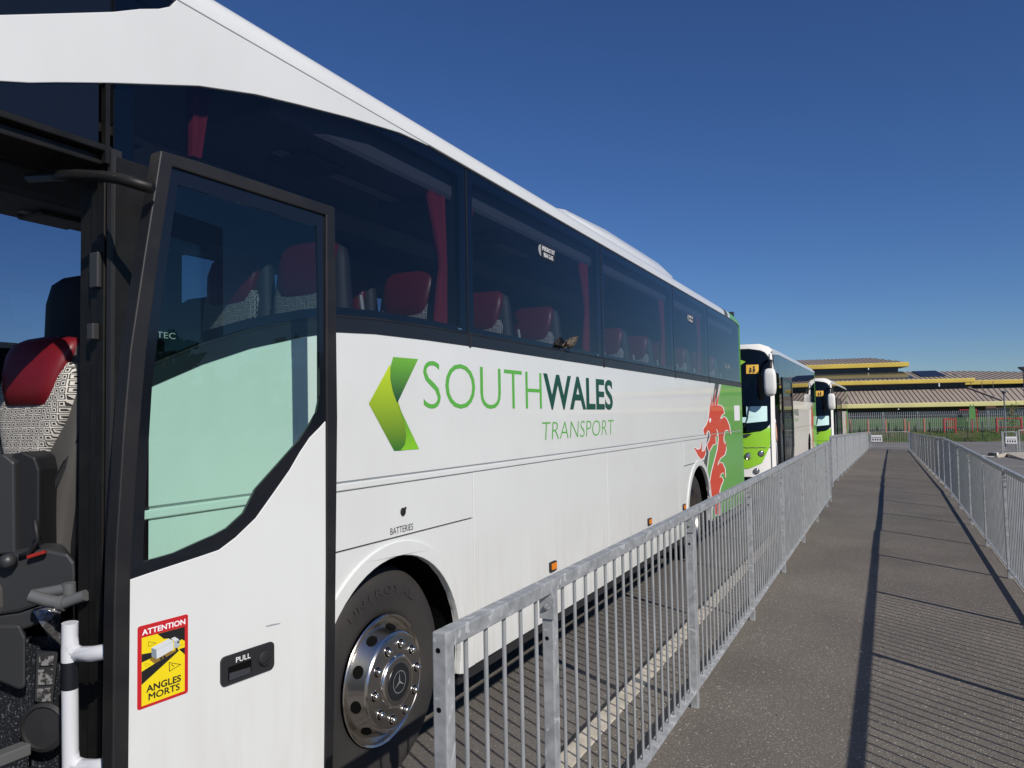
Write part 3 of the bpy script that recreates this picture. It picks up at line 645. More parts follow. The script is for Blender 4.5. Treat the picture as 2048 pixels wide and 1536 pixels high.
for o_ in ([(9.763,1.757),(9.790,1.862),(9.951,1.800),(9.933,1.978),(10.064,1.808),(10.206,2.062),(10.195,1.807),(10.455,2.035),(10.358,1.830),(10.561,1.830),(10.730,1.796),(10.827,1.713),(10.658,1.693),(10.545,1.656),(10.480,1.588),(10.470,1.637),(10.768,1.678),(10.982,1.632),(11.162,1.539),(11.232,1.401),(10.960,1.467),(10.833,1.470),(10.735,1.415),(10.708,1.335),(10.750,1.286),(10.811,1.333),(10.862,1.199),(10.754,1.129),(10.464,1.102),(10.297,1.057),(10.247,1.011),(10.340,1.058),(10.574,1.033),(10.746,0.940),(10.758,0.808),(10.570,0.893),(10.466,0.888),(10.350,0.855),(10.498,0.850),(10.602,0.788),(10.432,0.730),(10.332,0.667),(10.284,0.350),(10.082,0.366),(9.900,0.412),(9.817,0.521),(9.684,0.664),(9.635,0.734),(9.681,0.858),(9.786,0.967),(9.991,1.097),(10.189,1.233),(10.286,1.362),(10.253,1.469),(10.161,1.510),(10.264,1.413),(10.171,1.400),(10.177,1.304),(9.977,1.299),(9.825,1.246),(9.686,1.217),(9.566,1.322),(9.686,1.366),(9.765,1.419),(9.739,1.474),(9.695,1.495),(9.635,1.464),(9.502,1.416),(9.390,1.484),(9.372,1.520),(9.578,1.581),(9.688,1.642),(9.733,1.712)], [(8.867,1.321),(9.001,1.315),(9.065,1.289),(9.196,1.295),(9.258,1.380),(9.332,1.251),(9.451,1.267),(9.532,1.364),(9.533,1.202),(9.414,1.159),(9.255,1.148),(9.060,1.206)]): vinyl(o_, 'text_white', 'dragon_outline', .0013)
for o_ in ([(9.805,1.756),(9.832,1.863),(9.908,1.798),(9.976,1.979),(10.020,1.806),(10.251,2.062),(10.150,1.807),(10.502,2.033),(10.321,1.824),(10.539,1.821),(10.687,1.791),(10.781,1.716),(10.624,1.700),(10.501,1.659),(10.436,1.590),(10.510,1.631),(10.760,1.668),(10.937,1.627),(11.109,1.537),(11.178,1.401),(10.987,1.475),(10.805,1.479),(10.686,1.418),(10.659,1.335),(10.748,1.275),(10.861,1.328),(10.812,1.202),(10.713,1.137),(10.432,1.110),(10.255,1.063),(10.203,1.016),(10.356,1.049),(10.542,1.028),(10.697,0.941),(10.708,0.811),(10.592,0.899),(10.434,0.897),(10.310,0.853),(10.473,0.844),(10.554,0.792),(10.389,0.737),(10.283,0.673),(10.253,0.360),(10.089,0.374),(9.937,0.412),(9.857,0.519),(9.725,0.662),(9.676,0.730),(9.722,0.854),(9.828,0.962),(10.035,1.093),(10.234,1.229),(10.332,1.360),(10.295,1.470),(10.204,1.513),(10.222,1.418),(10.130,1.405),(10.142,1.311),(9.950,1.307),(9.790,1.252),(9.696,1.225),(9.607,1.319),(9.727,1.362),(9.806,1.417),(9.779,1.477),(9.690,1.504),(9.598,1.469),(9.506,1.424),(9.429,1.486),(9.411,1.517),(9.612,1.577),(9.726,1.639),(9.775,1.710)], [(8.896,1.315),(8.982,1.308),(9.051,1.282),(9.225,1.288),(9.296,1.377),(9.311,1.244),(9.484,1.261),(9.572,1.361),(9.494,1.207),(9.387,1.166),(9.262,1.156),(9.092,1.209)]): vinyl(o_, 'dragon_red', 'dragon_emblem', .0018)
vinyl([(9.772,1.645),(9.864,1.657),(9.892,1.638),(9.831,1.592),(9.773,1.613)], 'text_white', 'dragon_eye', .0023)
MB().poly([(11.52, 1.60), (11.98, 1.60), (11.98, 1.83), (11.52, 1.83)], S, -.002).build('white_notice', 'sign_white', coach)
for nm_, m_, ya, yb in (('roof_stripe', 'stripe_grey', 11.02, 11.25), ('roof_stripe', 'white_paint', 11.25, 11.40), ('roof_livery', 'green_vinyl', 11.40, 12.19)):
    def off(y):
        q = sec(y, -.02 * max(0, min(1, (y - 11.6) / .4)) - .03 * max(0, (y - 12.0) / .2)); return [(x + (.002 if x > -3.35 else -.002), yy, z + .002) for x, yy, z in q]
    ys = [ya] + ([11.6, 12.0] if yb > 12 else []) + [yb]; MB().loft([off(t) for t in ys], False).build(nm_, m_, coach, smooth=True, autos=50)

# ------------------------------------------------------------------ open door leaf (swung out, standing at a slight angle to the side)
KD = .0875; LD = math.sqrt(1 + KD * KD); DT = Vector((KD / LD, 1 / LD, 0)); DN = Vector((1 / LD, -KD / LD, 0))
def Dm(u, v, d): p = Vector((-1.86, 1.3, v)) + DT * u - DN * d; return (p.x, p.y, p.z)
dO = [(0.147,2.494),(0.279,2.497),(0.835,2.488),(0.840,1.721),(0.815,0.699),(0.806,0.506)]
dL = [(0.015,0.818),(0.017,1.235),(0.021,1.376),(0.040,1.695),(0.058,1.913),(0.096,2.168)]
dIu = [(0.185,2.457),(0.791,2.448),(0.798,1.718)]
dCurve = [(0.798,1.718),(0.760,1.687),(0.713,1.653),(0.667,1.603),(0.623,1.547),(0.549,1.471),(0.483,1.404),(0.407,1.354),(0.347,1.325),(0.280,1.316),(0.195,1.306),(0.122,1.297),(0.063,1.289)]
dIl = [(0.068,1.396),(0.085,1.666),(0.106,1.916),(0.146,2.206)]
u_r = dO[-1][0]; u_l = dL[0][0]; u_ri = [(0.766,0.521)][0][0]; u_li = [(0.058,0.801)][0][0]
outer = dO + [(u_r, .38), (u_l, .38)] + dL
inner = dIu + dCurve[1:-1]
skin = dCurve + [(u_li, dCurve[-1][1] - .1), (u_li, .40), (u_ri, .40)]
hole = dIu[:2] + [(u_ri + (dIu[2][0] - u_ri) * .5, 1.2), (u_ri, .40), (u_li, .40), dCurve[-1]] + dIl
leaf = MB().poly([outer, hole], Dm, -.006, .045).build('front_door', 'frame_grey', coach, bevel=.006)
MB().poly(dCurve + [(u_li + .0, .402), (u_ri, .402)], Dm, 0, .03).build('door_skin', 'white_paint', leaf, bevel=.002)
upper = dIu[:2] + dCurve + dIl
G_ = [(0.207,2.411),(0.752,2.404),(0.759,2.138),(0.763,1.801),(0.746,1.739),(0.713,1.696),(0.667,1.646),(0.581,1.575),(0.483,1.495),(0.437,1.425),(0.377,1.387),(0.331,1.372),(0.291,1.363),(0.198,1.340),(0.103,1.330),(0.109,1.500),(0.128,1.812),(0.165,2.122)]
MB().poly([upper, G_], Dm, .003, .012).build('door_glass_border', 'black_gloss', leaf)
MB().poly(G_, Dm, .004).build('door_glass', 'door_glass', leaf)
# pull handle
q = [(0.348,0.999),(0.549,1.005),(0.550,0.915),(0.348,0.913)]
u0, u1 = q[0][0], q[1][0]; v1 = (q[0][1] + q[1][1]) / 2; v0 = (q[2][1] + q[3][1]) / 2
h = MB().poly(rrect(u0, u1, v0, v1, .016), Dm, -.006, .0).build('door_handle', 'black_rubber', leaf, bevel=.003)
hu = lambda a: u0 + (u1 - u0) * a
hv = lambda a: v0 + (v1 - v0) * a
jj = [MB().poly(rrect(hu(.12), hu(.55), hv(.13), hv(.62), .004), Dm, -.0068, -.0064).build('x', 'hole_black')]
jj.append(MB().poly([(hu(.14), hv(.15)), (hu(.53), hv(.15)), (hu(.53), hv(.36)), (hu(.14), hv(.40))], Dm, -.0074, -.0069).build('x', 'interior_grey'))
jj.append(MB().lathe([(.024, 0), (.024, .006), (.018, .008), (0, .008)], Vector(Dm(hu(.80), hv(.5), -.006)), DN, 24).build('x', 'black_rubber', smooth=True, autos=30))
jj.append(MB().bar(Dm(hu(.80) - .021, hv(.40), -.016), Dm(hu(.80) + .021, hv(.60), -.016), .009, .007).build('x', 'black_rubber'))
mb = MB(); lettering(mb, 'PULL', hu(.26), hu(.53), hv(.68), hv(.86), Dm, -.0072, .008); jj.append(mb.build('x', 'text_white')); join(h, jj)
MB().poly([(0.519,1.056),(0.547,1.055),(0.578,1.051),(0.578,1.048),(0.547,1.050),(0.521,1.052)], Dm, -.0008).build('scuff_mark', 'strip_grey', leaf)
# warning sticker
q = [(0.086,1.159),(0.240,1.157),(0.237,0.935),(0.086,0.932)]
su0, su1 = q[0][0], q[1][0]; sv1 = (q[0][1] + q[1][1]) / 2; sv0 = (q[2][1] + q[3][1]) / 2
def ST(p):
    x, y = p; a = (x - 150) / 625; t = 345 - 180 * a; b_ = 1375 - 240 * a; return (su0 + (su1 - su0) * a, sv1 + (sv0 - sv1) * (y - t) / (b_ - t))
st = MB().poly(rrect(su0, su1, sv0, sv1, .007), Dm, -.0008, 0).build('warning_sticker', 'sticker_red', leaf)
SJ = []
def sp(name, m_, pts_, d): SJ.append(MB().poly([ST(p) for p in pts_], Dm, -d).build('x', m_))
sp('yellow_field', 'sticker_yellow', [(198, 480), (730, 325), (730, 1115), (198, 1322)], .0012)
mb = MB()
for pl in ([(385, 426), (730, 325), (730, 500), (690, 482), (640, 520), (520, 478), (465, 485)], [(198, 680), (320, 655), (320, 722), (198, 782)], [(198, 895), (352, 792), (560, 670), (645, 612), (655, 625), (198, 1056)], [(655, 605), (730, 580), (730, 668)]):
    mb.poly([ST(p) for p in pl], Dm, -.0015)
SJ.append(mb.build('x', 'text_black'))
sp('truck_shadow', 'sticker_brown', [(290, 745), (340, 700), (600, 620), (640, 612), (560, 668), (352, 792)], .0018)
sp('truck_side', 'truck_light', [(370, 622), (580, 518), (582, 612), (376, 735)], .0022); sp('truck_rear', 'truck_dark', [(310, 602), (370, 622), (376, 735), (312, 700)], .0022)
sp('truck_top', 'truck_light', [(310, 600), (525, 478), (582, 515), (370, 620)], .0024)
sp('truck_cab', 'truck_mid', [(590, 512), (655, 490), (662, 560), (640, 585), (592, 596)], .0026); sp('cab_roof', 'truck_light', [(550, 476), (600, 455), (655, 488), (590, 511)], .0028); sp('cab_window', 'text_black', [(628, 512), (652, 503), (655, 525), (632, 532)], .0030)
mb = MB()
for cx, cy, rr in ((428, 724, 15), (468, 703, 15), (621, 606, 17)): mb.poly([ST((cx + rr * math.cos(t * .5236), cy + rr * math.sin(t * .5236))) for t in range(12)], Dm, -.0030)
SJ.append(mb.build('x', 'text_black'))
mb = MB()
for tr, wd in (([(526, 770), (684, 790), (530, 886)], 5), ([(275, 520), (370, 536), (275, 586)], 4), ([(238, 790), (300, 798), (238, 830)], 3), ([(670, 540), (712, 545), (672, 568)], 3)):
    c_ = (sum(p[0] for p in tr) / 3, sum(p[1] for p in tr) / 3); inn = [(p[0] + (c_[0] - p[0]) * wd / 32, p[1] + (c_[1] - p[1]) * wd / 32) for p in tr]
    for i in range(3): mb.add([Dm(*ST(p), -.0021) for p in (tr[i], tr[(i + 1) % 3], inn[(i + 1) % 3], inn[i])], [(0, 1, 2, 3)])
mb.poly([ST(p) for p in ((552, 796), (560, 792), (592, 818), (586, 824))], Dm, -.0021)
lettering(mb, 'ANGLES', ST((250, 1100))[0], ST((680, 1100))[0], ST((465, 1075))[1], ST((465, 990))[1], Dm, -.0021, .026)
lettering(mb, 'MORTS', ST((278, 1100))[0], ST((660, 1100))[0], ST((465, 1175))[1], ST((465, 1095))[1], Dm, -.0021, 0.0); lettering(mb, 'MORTS', ST((278, 1100))[0] + .0012, ST((660, 1100))[0] + .0012, ST((465, 1175))[1], ST((465, 1095))[1], Dm, -.0022, 0.0); lettering(mb, 'MORTS', ST((278, 1100))[0] + .0006, ST((660, 1100))[0] + .0006, ST((465, 1175))[1] + .0008, ST((465, 1095))[1] + .0008, Dm, -.0023, 0.0)
SJ.append(mb.build('x', 'text_black'))
mb = MB(); lettering(mb, 'ATTENTION', ST((200, 400))[0], ST((738, 400))[0], ST((465, 374))[1], ST((465, 304))[1], Dm, -.0013, .028); SJ.append(mb.build('x', 'text_white'))
join(st, SJ)
# support arm of the door and grab rails
pa = [(-2.062,1.336,2.427),(-1.992,1.372,2.422)]; pb = [(-1.884,1.349,2.390),(-1.803,1.391,2.362)]
MB().tube([(-2.42, 1.42, 2.50)] + pa + pb, .016, 8).build('door_arm', 'alu_dark', coach, smooth=True)
pr = [(-2.091,1.351,1.153),(-2.095,1.353,1.090)]
pv = [(-2.096,1.353,1.076),(-2.099,1.358,0.935),(-2.104,1.364,0.765),(-2.111,1.370,0.582)]
mb = MB().tube(pr + pv, .0215, 14).tube([(-2.094,1.352,1.121),(-2.090,1.355,1.080),(-2.072,1.366,1.064)] + [(-1.980,1.344,1.082),(-1.939,1.364,1.089)], .021, 14).tube([(-2.103,1.364,0.786),(-2.098,1.368,0.758),(-2.075,1.380,0.746)] + [(-1.985,1.356,0.771),(-1.955,1.372,0.774)], .021, 14)
gr_ = mb.build('grab_rail', 'pipe_white', coach, smooth=True, autos=60)
mb = MB().tube([(-2.096,1.354,1.045),(-2.098,1.357,0.968)], .0222, 14); mb.build('rail_sleeve', 'logo_black', gr_, smooth=True, autos=60)

# ------------------------------------------------------------------ entrance: courier seat, console, steps, driver seat
def big_seat():
    def rings(rows_, n=24):
        rs = []
        for (px0, px1, py, dep, th) in rows_: pass
    x, y, z0 = -2.80, 1.62, 1.19
    def rg(t, w_, yf, yb, n=24, cx=0):
        o = []
        for k in range(n):
            a = 2 * math.pi * k / n; o.append((x + cx + w_ * math.copysign(abs(math.cos(a)) ** .42, math.cos(a)), y + (yf + yb) / 2 - (yb - yf) / 2 * math.copysign(abs(math.sin(a)) ** .5, math.sin(a)), z0 + t + (.012 * (1 - abs(math.cos(a))) if t > .8 else 0)))
        return o
    s = MB().loft([rg(*q) for q in ((-.05, .16, .02, .14), (.1, .17, .02, .15), (.25, .20, .02, .16), (.42, .235, .03, .17), (.55, .245, .05, .19), (.66, .235, .06, .20), (.74, .228, .06, .21), (.80, .225, .07, .21), (.832, .19, .09, .20))]).build('seat', 'seat_grey', coach, smooth=True, autos=60)
    s['label'] = 'courier seat beside the door with red headrest and patterned fabric'
    MB().loft([rg(*q) for q in ((.588, .118, .02, .10), (.598, .132, .004, .11), (.66, .155, -.002, .14), (.72, .176, .006, .16), (.785, .192, .028, .18), (.82, .190, .05, .18), (.838, .170, .08, .17))]).build('headrest', 'red_leather', s, smooth=True, autos=60)
    MB().loft([rg(*q) for q in ((.24, .03, .0, .10), (.34, .075, -.010, .10), (.44, .13, -.008, .10), (.54, .185, .004, .11), (.64, .212, .02, .12), (.70, .21, .03, .13), (.745, .195, .045, .13))]).build('seat_fabric', 'seat_fabric', s, smooth=True, autos=60)
    MB().loft([[(x - .21, y + a, z0 + b_), (x + .19, y + a, z0 + b_), (x + .19, y + a, z0 + b_ - .12), (x - .21, y + a, z0 + b_ - .12)] for a, b_ in ((-.5, .0), (-.46, .03), (-.1, .02), (.05, .0))]).build('seat_cushion', 'seat_grey', s, bevel=.03)
    ar = MB().loft([[(x + .235 + dx, y + a + dy, z0 + b_) for dx, dy in ((0, -.035), (.045, -.035), (.045, .035), (0, .035))] for a, b_ in ((.10, .18), (.11, .30), (.14, .42), (.17, .53))]).build('armrest', 'console_grey', s, bevel=.015)
    MB().lathe([(0, .055), (.035, .05), (.045, .03), (.045, 0)], (x + .235, y + .10, z0 + .17), (1, 0, 0), 20).build('armrest_pivot', 'interior_grey', s, smooth=True, autos=40)
    MB().tube([(x + .12, y - .03, z0 + .06), (x + .16, y + .02, z0 + .3), (x + .235, y + .08, z0 + .5)], .012, 6).build('seat_belt', 'interior_black', s)
    MB().box(x + .15, x + .21, y - .12, y - .08, z0 + .01, z0 + .045).build('belt_buckle', 'red_lamp', s, bevel=.006)
big_seat()
for nm_, m_, l_ in (('side_armrest', 'console_grey', [(-2.714,1.441,1.613),(-2.643,1.477,1.619),(-2.614,1.493,1.590),(-2.622,1.504,1.285),(-2.726,1.451,1.280)]), ('side_pad', 'interior_black', [(-2.656,1.504,1.614),(-2.618,1.522,1.625),(-2.581,1.542,1.604),(-2.569,1.550,1.561),(-2.581,1.558,1.283),(-2.656,1.520,1.277)])):
    k = len(l_); o_ = Vector((-.10, .16, 0)); MB().add([Vector(p) for p in l_] + [Vector(p) + o_ for p in l_], [tuple(range(k)), tuple(range(2 * k - 1, k - 1, -1))] + [(i, (i + 1) % k, k + (i + 1) % k, k + i) for i in range(k)]).build(nm_, m_, coach, bevel=.008)
MB().tube([(-2.497,1.493,1.404),(-2.490,1.500,1.339),(-2.515,1.489,1.299),(-2.545,1.475,1.288)], .008, 6).build('seat_belt', 'interior_black', coach, smooth=True)
MB().bar([(-2.511,1.481,1.286)][0], [(-2.461,1.505,1.302)][0], .018, .012).build('belt_buckle', 'red_lamp', coach, bevel=.003)
MB().lathe([(0, .02), (.02, .016), (.024, 0), (.02, -.02), (0, -.024)], [(-2.560,1.445,1.276)][0], (.3, -.9, .2), 12).build('control_knob', 'console_grey', coach, smooth=True)
# driver seat in black, against the far window
dsx, dsy = -4.16, 2.62
def rgd(t, w_, yf, yb, n=20): return [(dsx + w_ * math.copysign(abs(math.cos(2 * math.pi * k / n)) ** .5, math.cos(2 * math.pi * k / n)), dsy + (yf + yb) / 2 - (yb - yf) / 2 * math.sin(2 * math.pi * k / n), t) for k in range(n)]
ds = MB().loft([rgd(*q) for q in ((1.2, .22, 0, .12), (1.9, .26, .02, .14), (2.2, .27, .03, .15), (2.42, .27, .04, .15), (2.53, .22, .05, .14), (2.56, .12, .06, .13))]).build('driver_seat', 'interior_black', coach, smooth=True, autos=60)
MB().box(-2.95, -2.25, 1.70, 1.76, .9, 1.62).box(-4.5, -2.95, 2.75, 2.80, 1.1, 2.35).each('partition', 'interior_black', coach, bevel=.01)
cn = [(-2.614,1.452,1.275),(-2.569,1.474,1.293),(-2.474,1.521,1.308),(-2.412,1.553,1.290),(-2.395,1.563,1.262),(-2.394,1.565,1.221),(-2.399,1.566,1.156),(-2.480,1.526,1.133),(-2.562,1.487,1.102),(-2.708,1.414,1.081),(-2.702,1.409,1.260)]
mb = MB(); k = len(cn); off_ = Vector((-.55, .30, 0)); mb.add([Vector(p) for p in cn] + [Vector(p) + off_ for p in cn], [tuple(range(k)), tuple(range(2 * k - 1, k - 1, -1))] + [(i, (i + 1) % k, k + (i + 1) % k, k + i) for i in range(k)])
cs = mb.build('door_console', 'console_grey', coach, bevel=.012)
lo = [(-2.719,1.420,1.085),(-2.572,1.493,1.101),(-2.489,1.533,1.129),(-2.454,1.551,1.119),(-2.471,1.546,1.073),(-2.574,1.495,1.039),(-2.722,1.422,1.021)]
mb = MB(); k = len(lo); mb.add([Vector(p) for p in lo] + [Vector(p) + off_ for p in lo], [tuple(range(k)), tuple(range(2 * k - 1, k - 1, -1))] + [(i, (i + 1) % k, k + (i + 1) % k, k + i) for i in range(k)]); mb.build('console_lip', 'console_grey', cs, bevel=.01)
mb = MB().tube([(-2.373,1.410,1.189),(-2.355,1.419,1.183),(-2.321,1.436,1.172),(-2.292,1.452,1.166)], .019, 10).tube([(-2.297,1.449,1.166),(-2.281,1.457,1.166)], .024, 10).tube([(-2.283,1.456,1.166),(-2.253,1.471,1.178),(-2.222,1.485,1.189)], .018, 10).tube([(-2.429,1.449,1.179),(-2.388,1.469,1.186),(-2.336,1.495,1.196)], .018, 10).tube([(-2.327,1.499,1.215),(-2.327,1.501,1.169)], .020, 10)
mb.build('console_rail', 'pipe_grey', coach, smooth=True, autos=60)
fo = [(-2.473,1.475,1.119),(-2.430,1.496,1.132),(-2.392,1.515,1.120),(-2.396,1.519,1.008),(-2.432,1.499,1.041)]
MB().add([Vector(p) for p in fo] + [Vector(fo[0]) * .5 + Vector(fo[3]) * .5 + Vector((.04, -.04, .02))], [(0, 1, 5), (1, 2, 5), (2, 3, 5), (3, 4, 5), (4, 0, 5)]).build('foil_wrap', 'foil', coach)
# vertical lining with control labels and loudspeaker, in front of the jamb
ln = [(-2.767,1.446,0.985),(-2.498,1.580,1.013),(-2.516,1.600,0.430),(-2.788,1.464,0.402)]
MB().add([Vector(p) for p in ln] + [Vector(p) + Vector((-.25, .15, 0)) for p in ln], [(0, 1, 2, 3), (4, 7, 6, 5), (0, 4, 5, 1), (1, 5, 6, 2)]).build('step_lining', 'step_floor', coach)
bx = [(-2.698,1.409,1.067),(-2.553,1.482,1.064),(-2.537,1.492,1.023),(-2.543,1.497,0.861),(-2.560,1.489,0.850),(-2.703,1.414,0.921)]
k = 6; MB().add([Vector(p) for p in bx] + [Vector(p) + Vector((-.2, .12, 0)) for p in bx], [tuple(range(k))] + [(i, (i + 1) % k, k + (i + 1) % k, k + i) for i in range(k)]).build('litter_bin', 'console_grey', coach, bevel=.01)
lb = [(-2.517,1.516,0.966),(-2.455,1.547,0.974),(-2.479,1.544,0.795),(-2.528,1.518,0.813)]
lp = MB().add([Vector(p) for p in lb] + [Vector(p) + Vector((-.04, .02, 0)) for p in lb], [(0, 1, 2, 3), (0, 4, 5, 1), (1, 5, 6, 2), (2, 6, 7, 3), (3, 7, 4, 0)]).build('control_panel', 'console_grey', coach)
for qd in ([(-2.504,1.515,0.958),(-2.461,1.537,0.962),(-2.463,1.537,0.931),(-2.505,1.516,0.929)], [(-2.509,1.515,0.916),(-2.465,1.537,0.920),(-2.468,1.538,0.869),(-2.511,1.517,0.867)], [(-2.514,1.516,0.854),(-2.473,1.536,0.858),(-2.476,1.537,0.814),(-2.515,1.517,0.812)]): MB().add([Vector(p) for p in qd], [(0, 1, 2, 3)]).build('control_label', 'label_grey', lp)
spk = Vector(([(-2.501,1.536,0.730)][0])); nrm = (Vector((.45, -.9, .05))).normalized()
k = MB().lathe([(.078, .0), (.078, .012), (.066, .018), (.062, .010), (0, .014)], spk, nrm, 28).build('loudspeaker', 'black_rubber', coach, smooth=True, autos=30)
for i, (zt, y0, y1) in enumerate(((.40, .5, 1.5), (.68, .5, 1.5))):
    x1 = (-2.20, -2.52)[i]; stp = MB().box(-3.0, x1, y0, y1, zt - .30, zt).build('entrance_step', 'step_floor', coach, bevel=.01)
    MB().box(x1 - .045, x1 + .006, y0, y1, zt - .03, zt + .006).build('step_nosing', 'pipe_grey', stp, bevel=.004)

# ================================================================== pedestrian barriers
PIT = 1.935
def barrier(x, y, zg, L, label, group, first=True, last=True, nb=17, both=True):
    """panel running along +y from the post at y; zg = ground level under it"""
    t = thing('pedestrian_barrier', (x, y, zg), label, 'barrier', group)
    q_ = .0205
    p = MB().box(x - q_, x + q_, y - q_, y + q_, zg, zg + 1.09).build('post', 'galvanised', t, bevel=.004)
    hb = MB()
    for z in (1.045, .90): hb.lathe([(.007, 0), (0, .0004)], (x - .003, y - .0209, zg + z), (0, -1, 0), 12)
    hb.each('bolt_hole', 'hole_black', p)
    MB().box(x - q_, x + q_, y + .021, y + L - .021, zg + 1.047, zg + 1.09).build('top_rail', 'galvanised', t, bevel=.004)
    MB().box(x - .024, x + .024, y + .021, y + L - .021, zg + .098, zg + .112).build('bottom_rail', 'galvanised', t, bevel=.002)
    bars = MB()
    for k in range(1, nb + 1):
        yy = y + L * k / (nb + 1); bars.tube([(x, yy, zg + .110), (x, yy, zg + 1.052)], .0066, 8, False)
    bars.build('bars', 'galvanised_bar', t, smooth=True)
    cl = MB().box(x - .025, x + .025, y - .028, y - .0205, zg + .965, zg + 1.035).lathe([(0, .012), (.007, .010), (.010, .004), (.010, 0)], (x + .002, y - .028, zg + 1.003), (0, -1, 0), 10).bar((x + .002, y - .042, zg + 1.003), (x + .026, y - .042, zg + 1.022), .005)
    cl.build('bracket', 'galvanised', t)
    return t
ZG = .09
# left run
gL = 'galvanised barrier panels along the kerb side of the footpath'
short = barrier(-1.02, 1.62, ZG, .655, 'short five-bar galvanised barrier panel nearest the camera, in front of the coach wheel', gL, nb=5)
for c in list(short.children):
    if c.name.startswith('bracket'): bpy.data.objects.remove(c)
base = barrier(-1.02, 2.275, ZG, PIT, 'long galvanised barrier panel just beyond the short five-bar one on the kerb side', gL)
for k in range(1, 6): dup(base, (-1.02, 2.275 + k * PIT, ZG), 'galvanised barrier panel on the kerb side, %s long one counting from the camera' % ORD[k])
barrier(-1.02, 2.275 + 6 * PIT, ZG, .86, 'short barrier panel at the far end of the nearer kerb-side run, before the gap', gL, nb=7)
ep = thing('end_post', (-1.02, 2.275 + 6 * PIT + .86, ZG), 'galvanised end post closing the nearer kerb-side barrier run', 'post')
MB().box(-1.0405, -.9995, 2.275 + 6 * PIT + .84, 2.275 + 6 * PIT + .88, ZG, ZG + 1.09).build('post', 'galvanised', ep, bevel=.004)
rj = random.Random(21)
def run(x0, y0, x1, y1, n, lab, grp, dz=0):
    L = math.hypot(x1 - x0, y1 - y0) / n; a = math.atan2(x1 - x0, y1 - y0)
    for k in range(n):
        x = x0 + (x1 - x0) * k / n; y = y0 + (y1 - y0) * k / n; r_ = dup(base, (x, y, gz(y + 1) + ZG + dz), lab % ORD[k], -a); r_['group'] = grp
        ya, yb = gz(y), gz(y + L); r_.rotation_euler = (math.atan2(yb - ya, L), 0, -a); r_.location.z = gz(y) + ZG + dz; r_.rotation_euler.y = R(rj.uniform(-.5, .5)); r_.rotation_euler.z += R(rj.uniform(-.12, .12))
run(-1.16, 17.5, -1.27, 51.9, 18, 'galvanised barrier panel in the farther kerb-side run, %s along it after the gap', 'galvanised barrier panels of the farther kerb-side run', .01)
run(1.0, -2.84, 1.0, 51.9, 28, 'galvanised barrier panel on the car park side of the footpath, %s from the camera end', 'galvanised barrier panels on the car park side of the footpath', -.058)
# gate across the far end, with a white notice
def gate(x0, x1, y, zg, label):
    t = thing('pedestrian_gate', ((x0 + x1) / 2, y, zg), label, 'gate')
    for x in (x0, x1): MB().box(x - .03, x + .03, y - .03, y + .03, zg, zg + 1.12).build('post', 'galvanised', t, bevel=.004)
    mb = MB().tube([(x0 + .05, y, zg + .16), (x0 + .05, y, zg + 1.04), (x0 + .09, y, zg + 1.09), (x1 - .09, y, zg + 1.09), (x1 - .05, y, zg + 1.04), (x1 - .05, y, zg + .16), (x0 + .05, y, zg + .16)], .02, 8)
    mb.build('gate_frame', 'galvanised', t, smooth=True, autos=60); b_ = MB(); n = int((x1 - x0) / .12)
    for k in range(1, n): x = x0 + (x1 - x0) * k / n; b_.tube([(x, y, zg + .17), (x, y, zg + 1.08)], .008, 6, False)
    b_.build('bars', 'galvanised', t, smooth=True)
    return t
GY = 52.6; g_ = gate(-1.2, 1.0, GY, gz(GY) + .07, 'low galvanised gate with a white notice closing the far end of the footpath')
def notice(x, y, z, w_, h_, label, T=None):
    t = thing('notice_board', (x, y, z), label, 'sign')
    MB().box(x - w_ / 2, x + w_ / 2, y - .012, y, z, z + h_).build('board', 'sign_white', t, bevel=.002)
    mb = MB()
    for i in range(4): mb.box(x - w_ / 2 + .06 + i * w_ * .22, x - w_ / 2 + .06 + i * w_ * .22 + w_ * .13, y - .016, y - .0125, z + h_ * .18, z + h_ * .48)
    mb.box(x - w_ / 2 + .03, x + w_ / 2 - .03, y - .016, y - .0125, z + h_ * .62, z + h_ * .70)
    mb.build('printing', 'console_grey', t); return t
notice(-.82, GY - .04, gz(GY) + .55, .62, .42, 'small white printed notice tied to the left end of the far footpath gate')

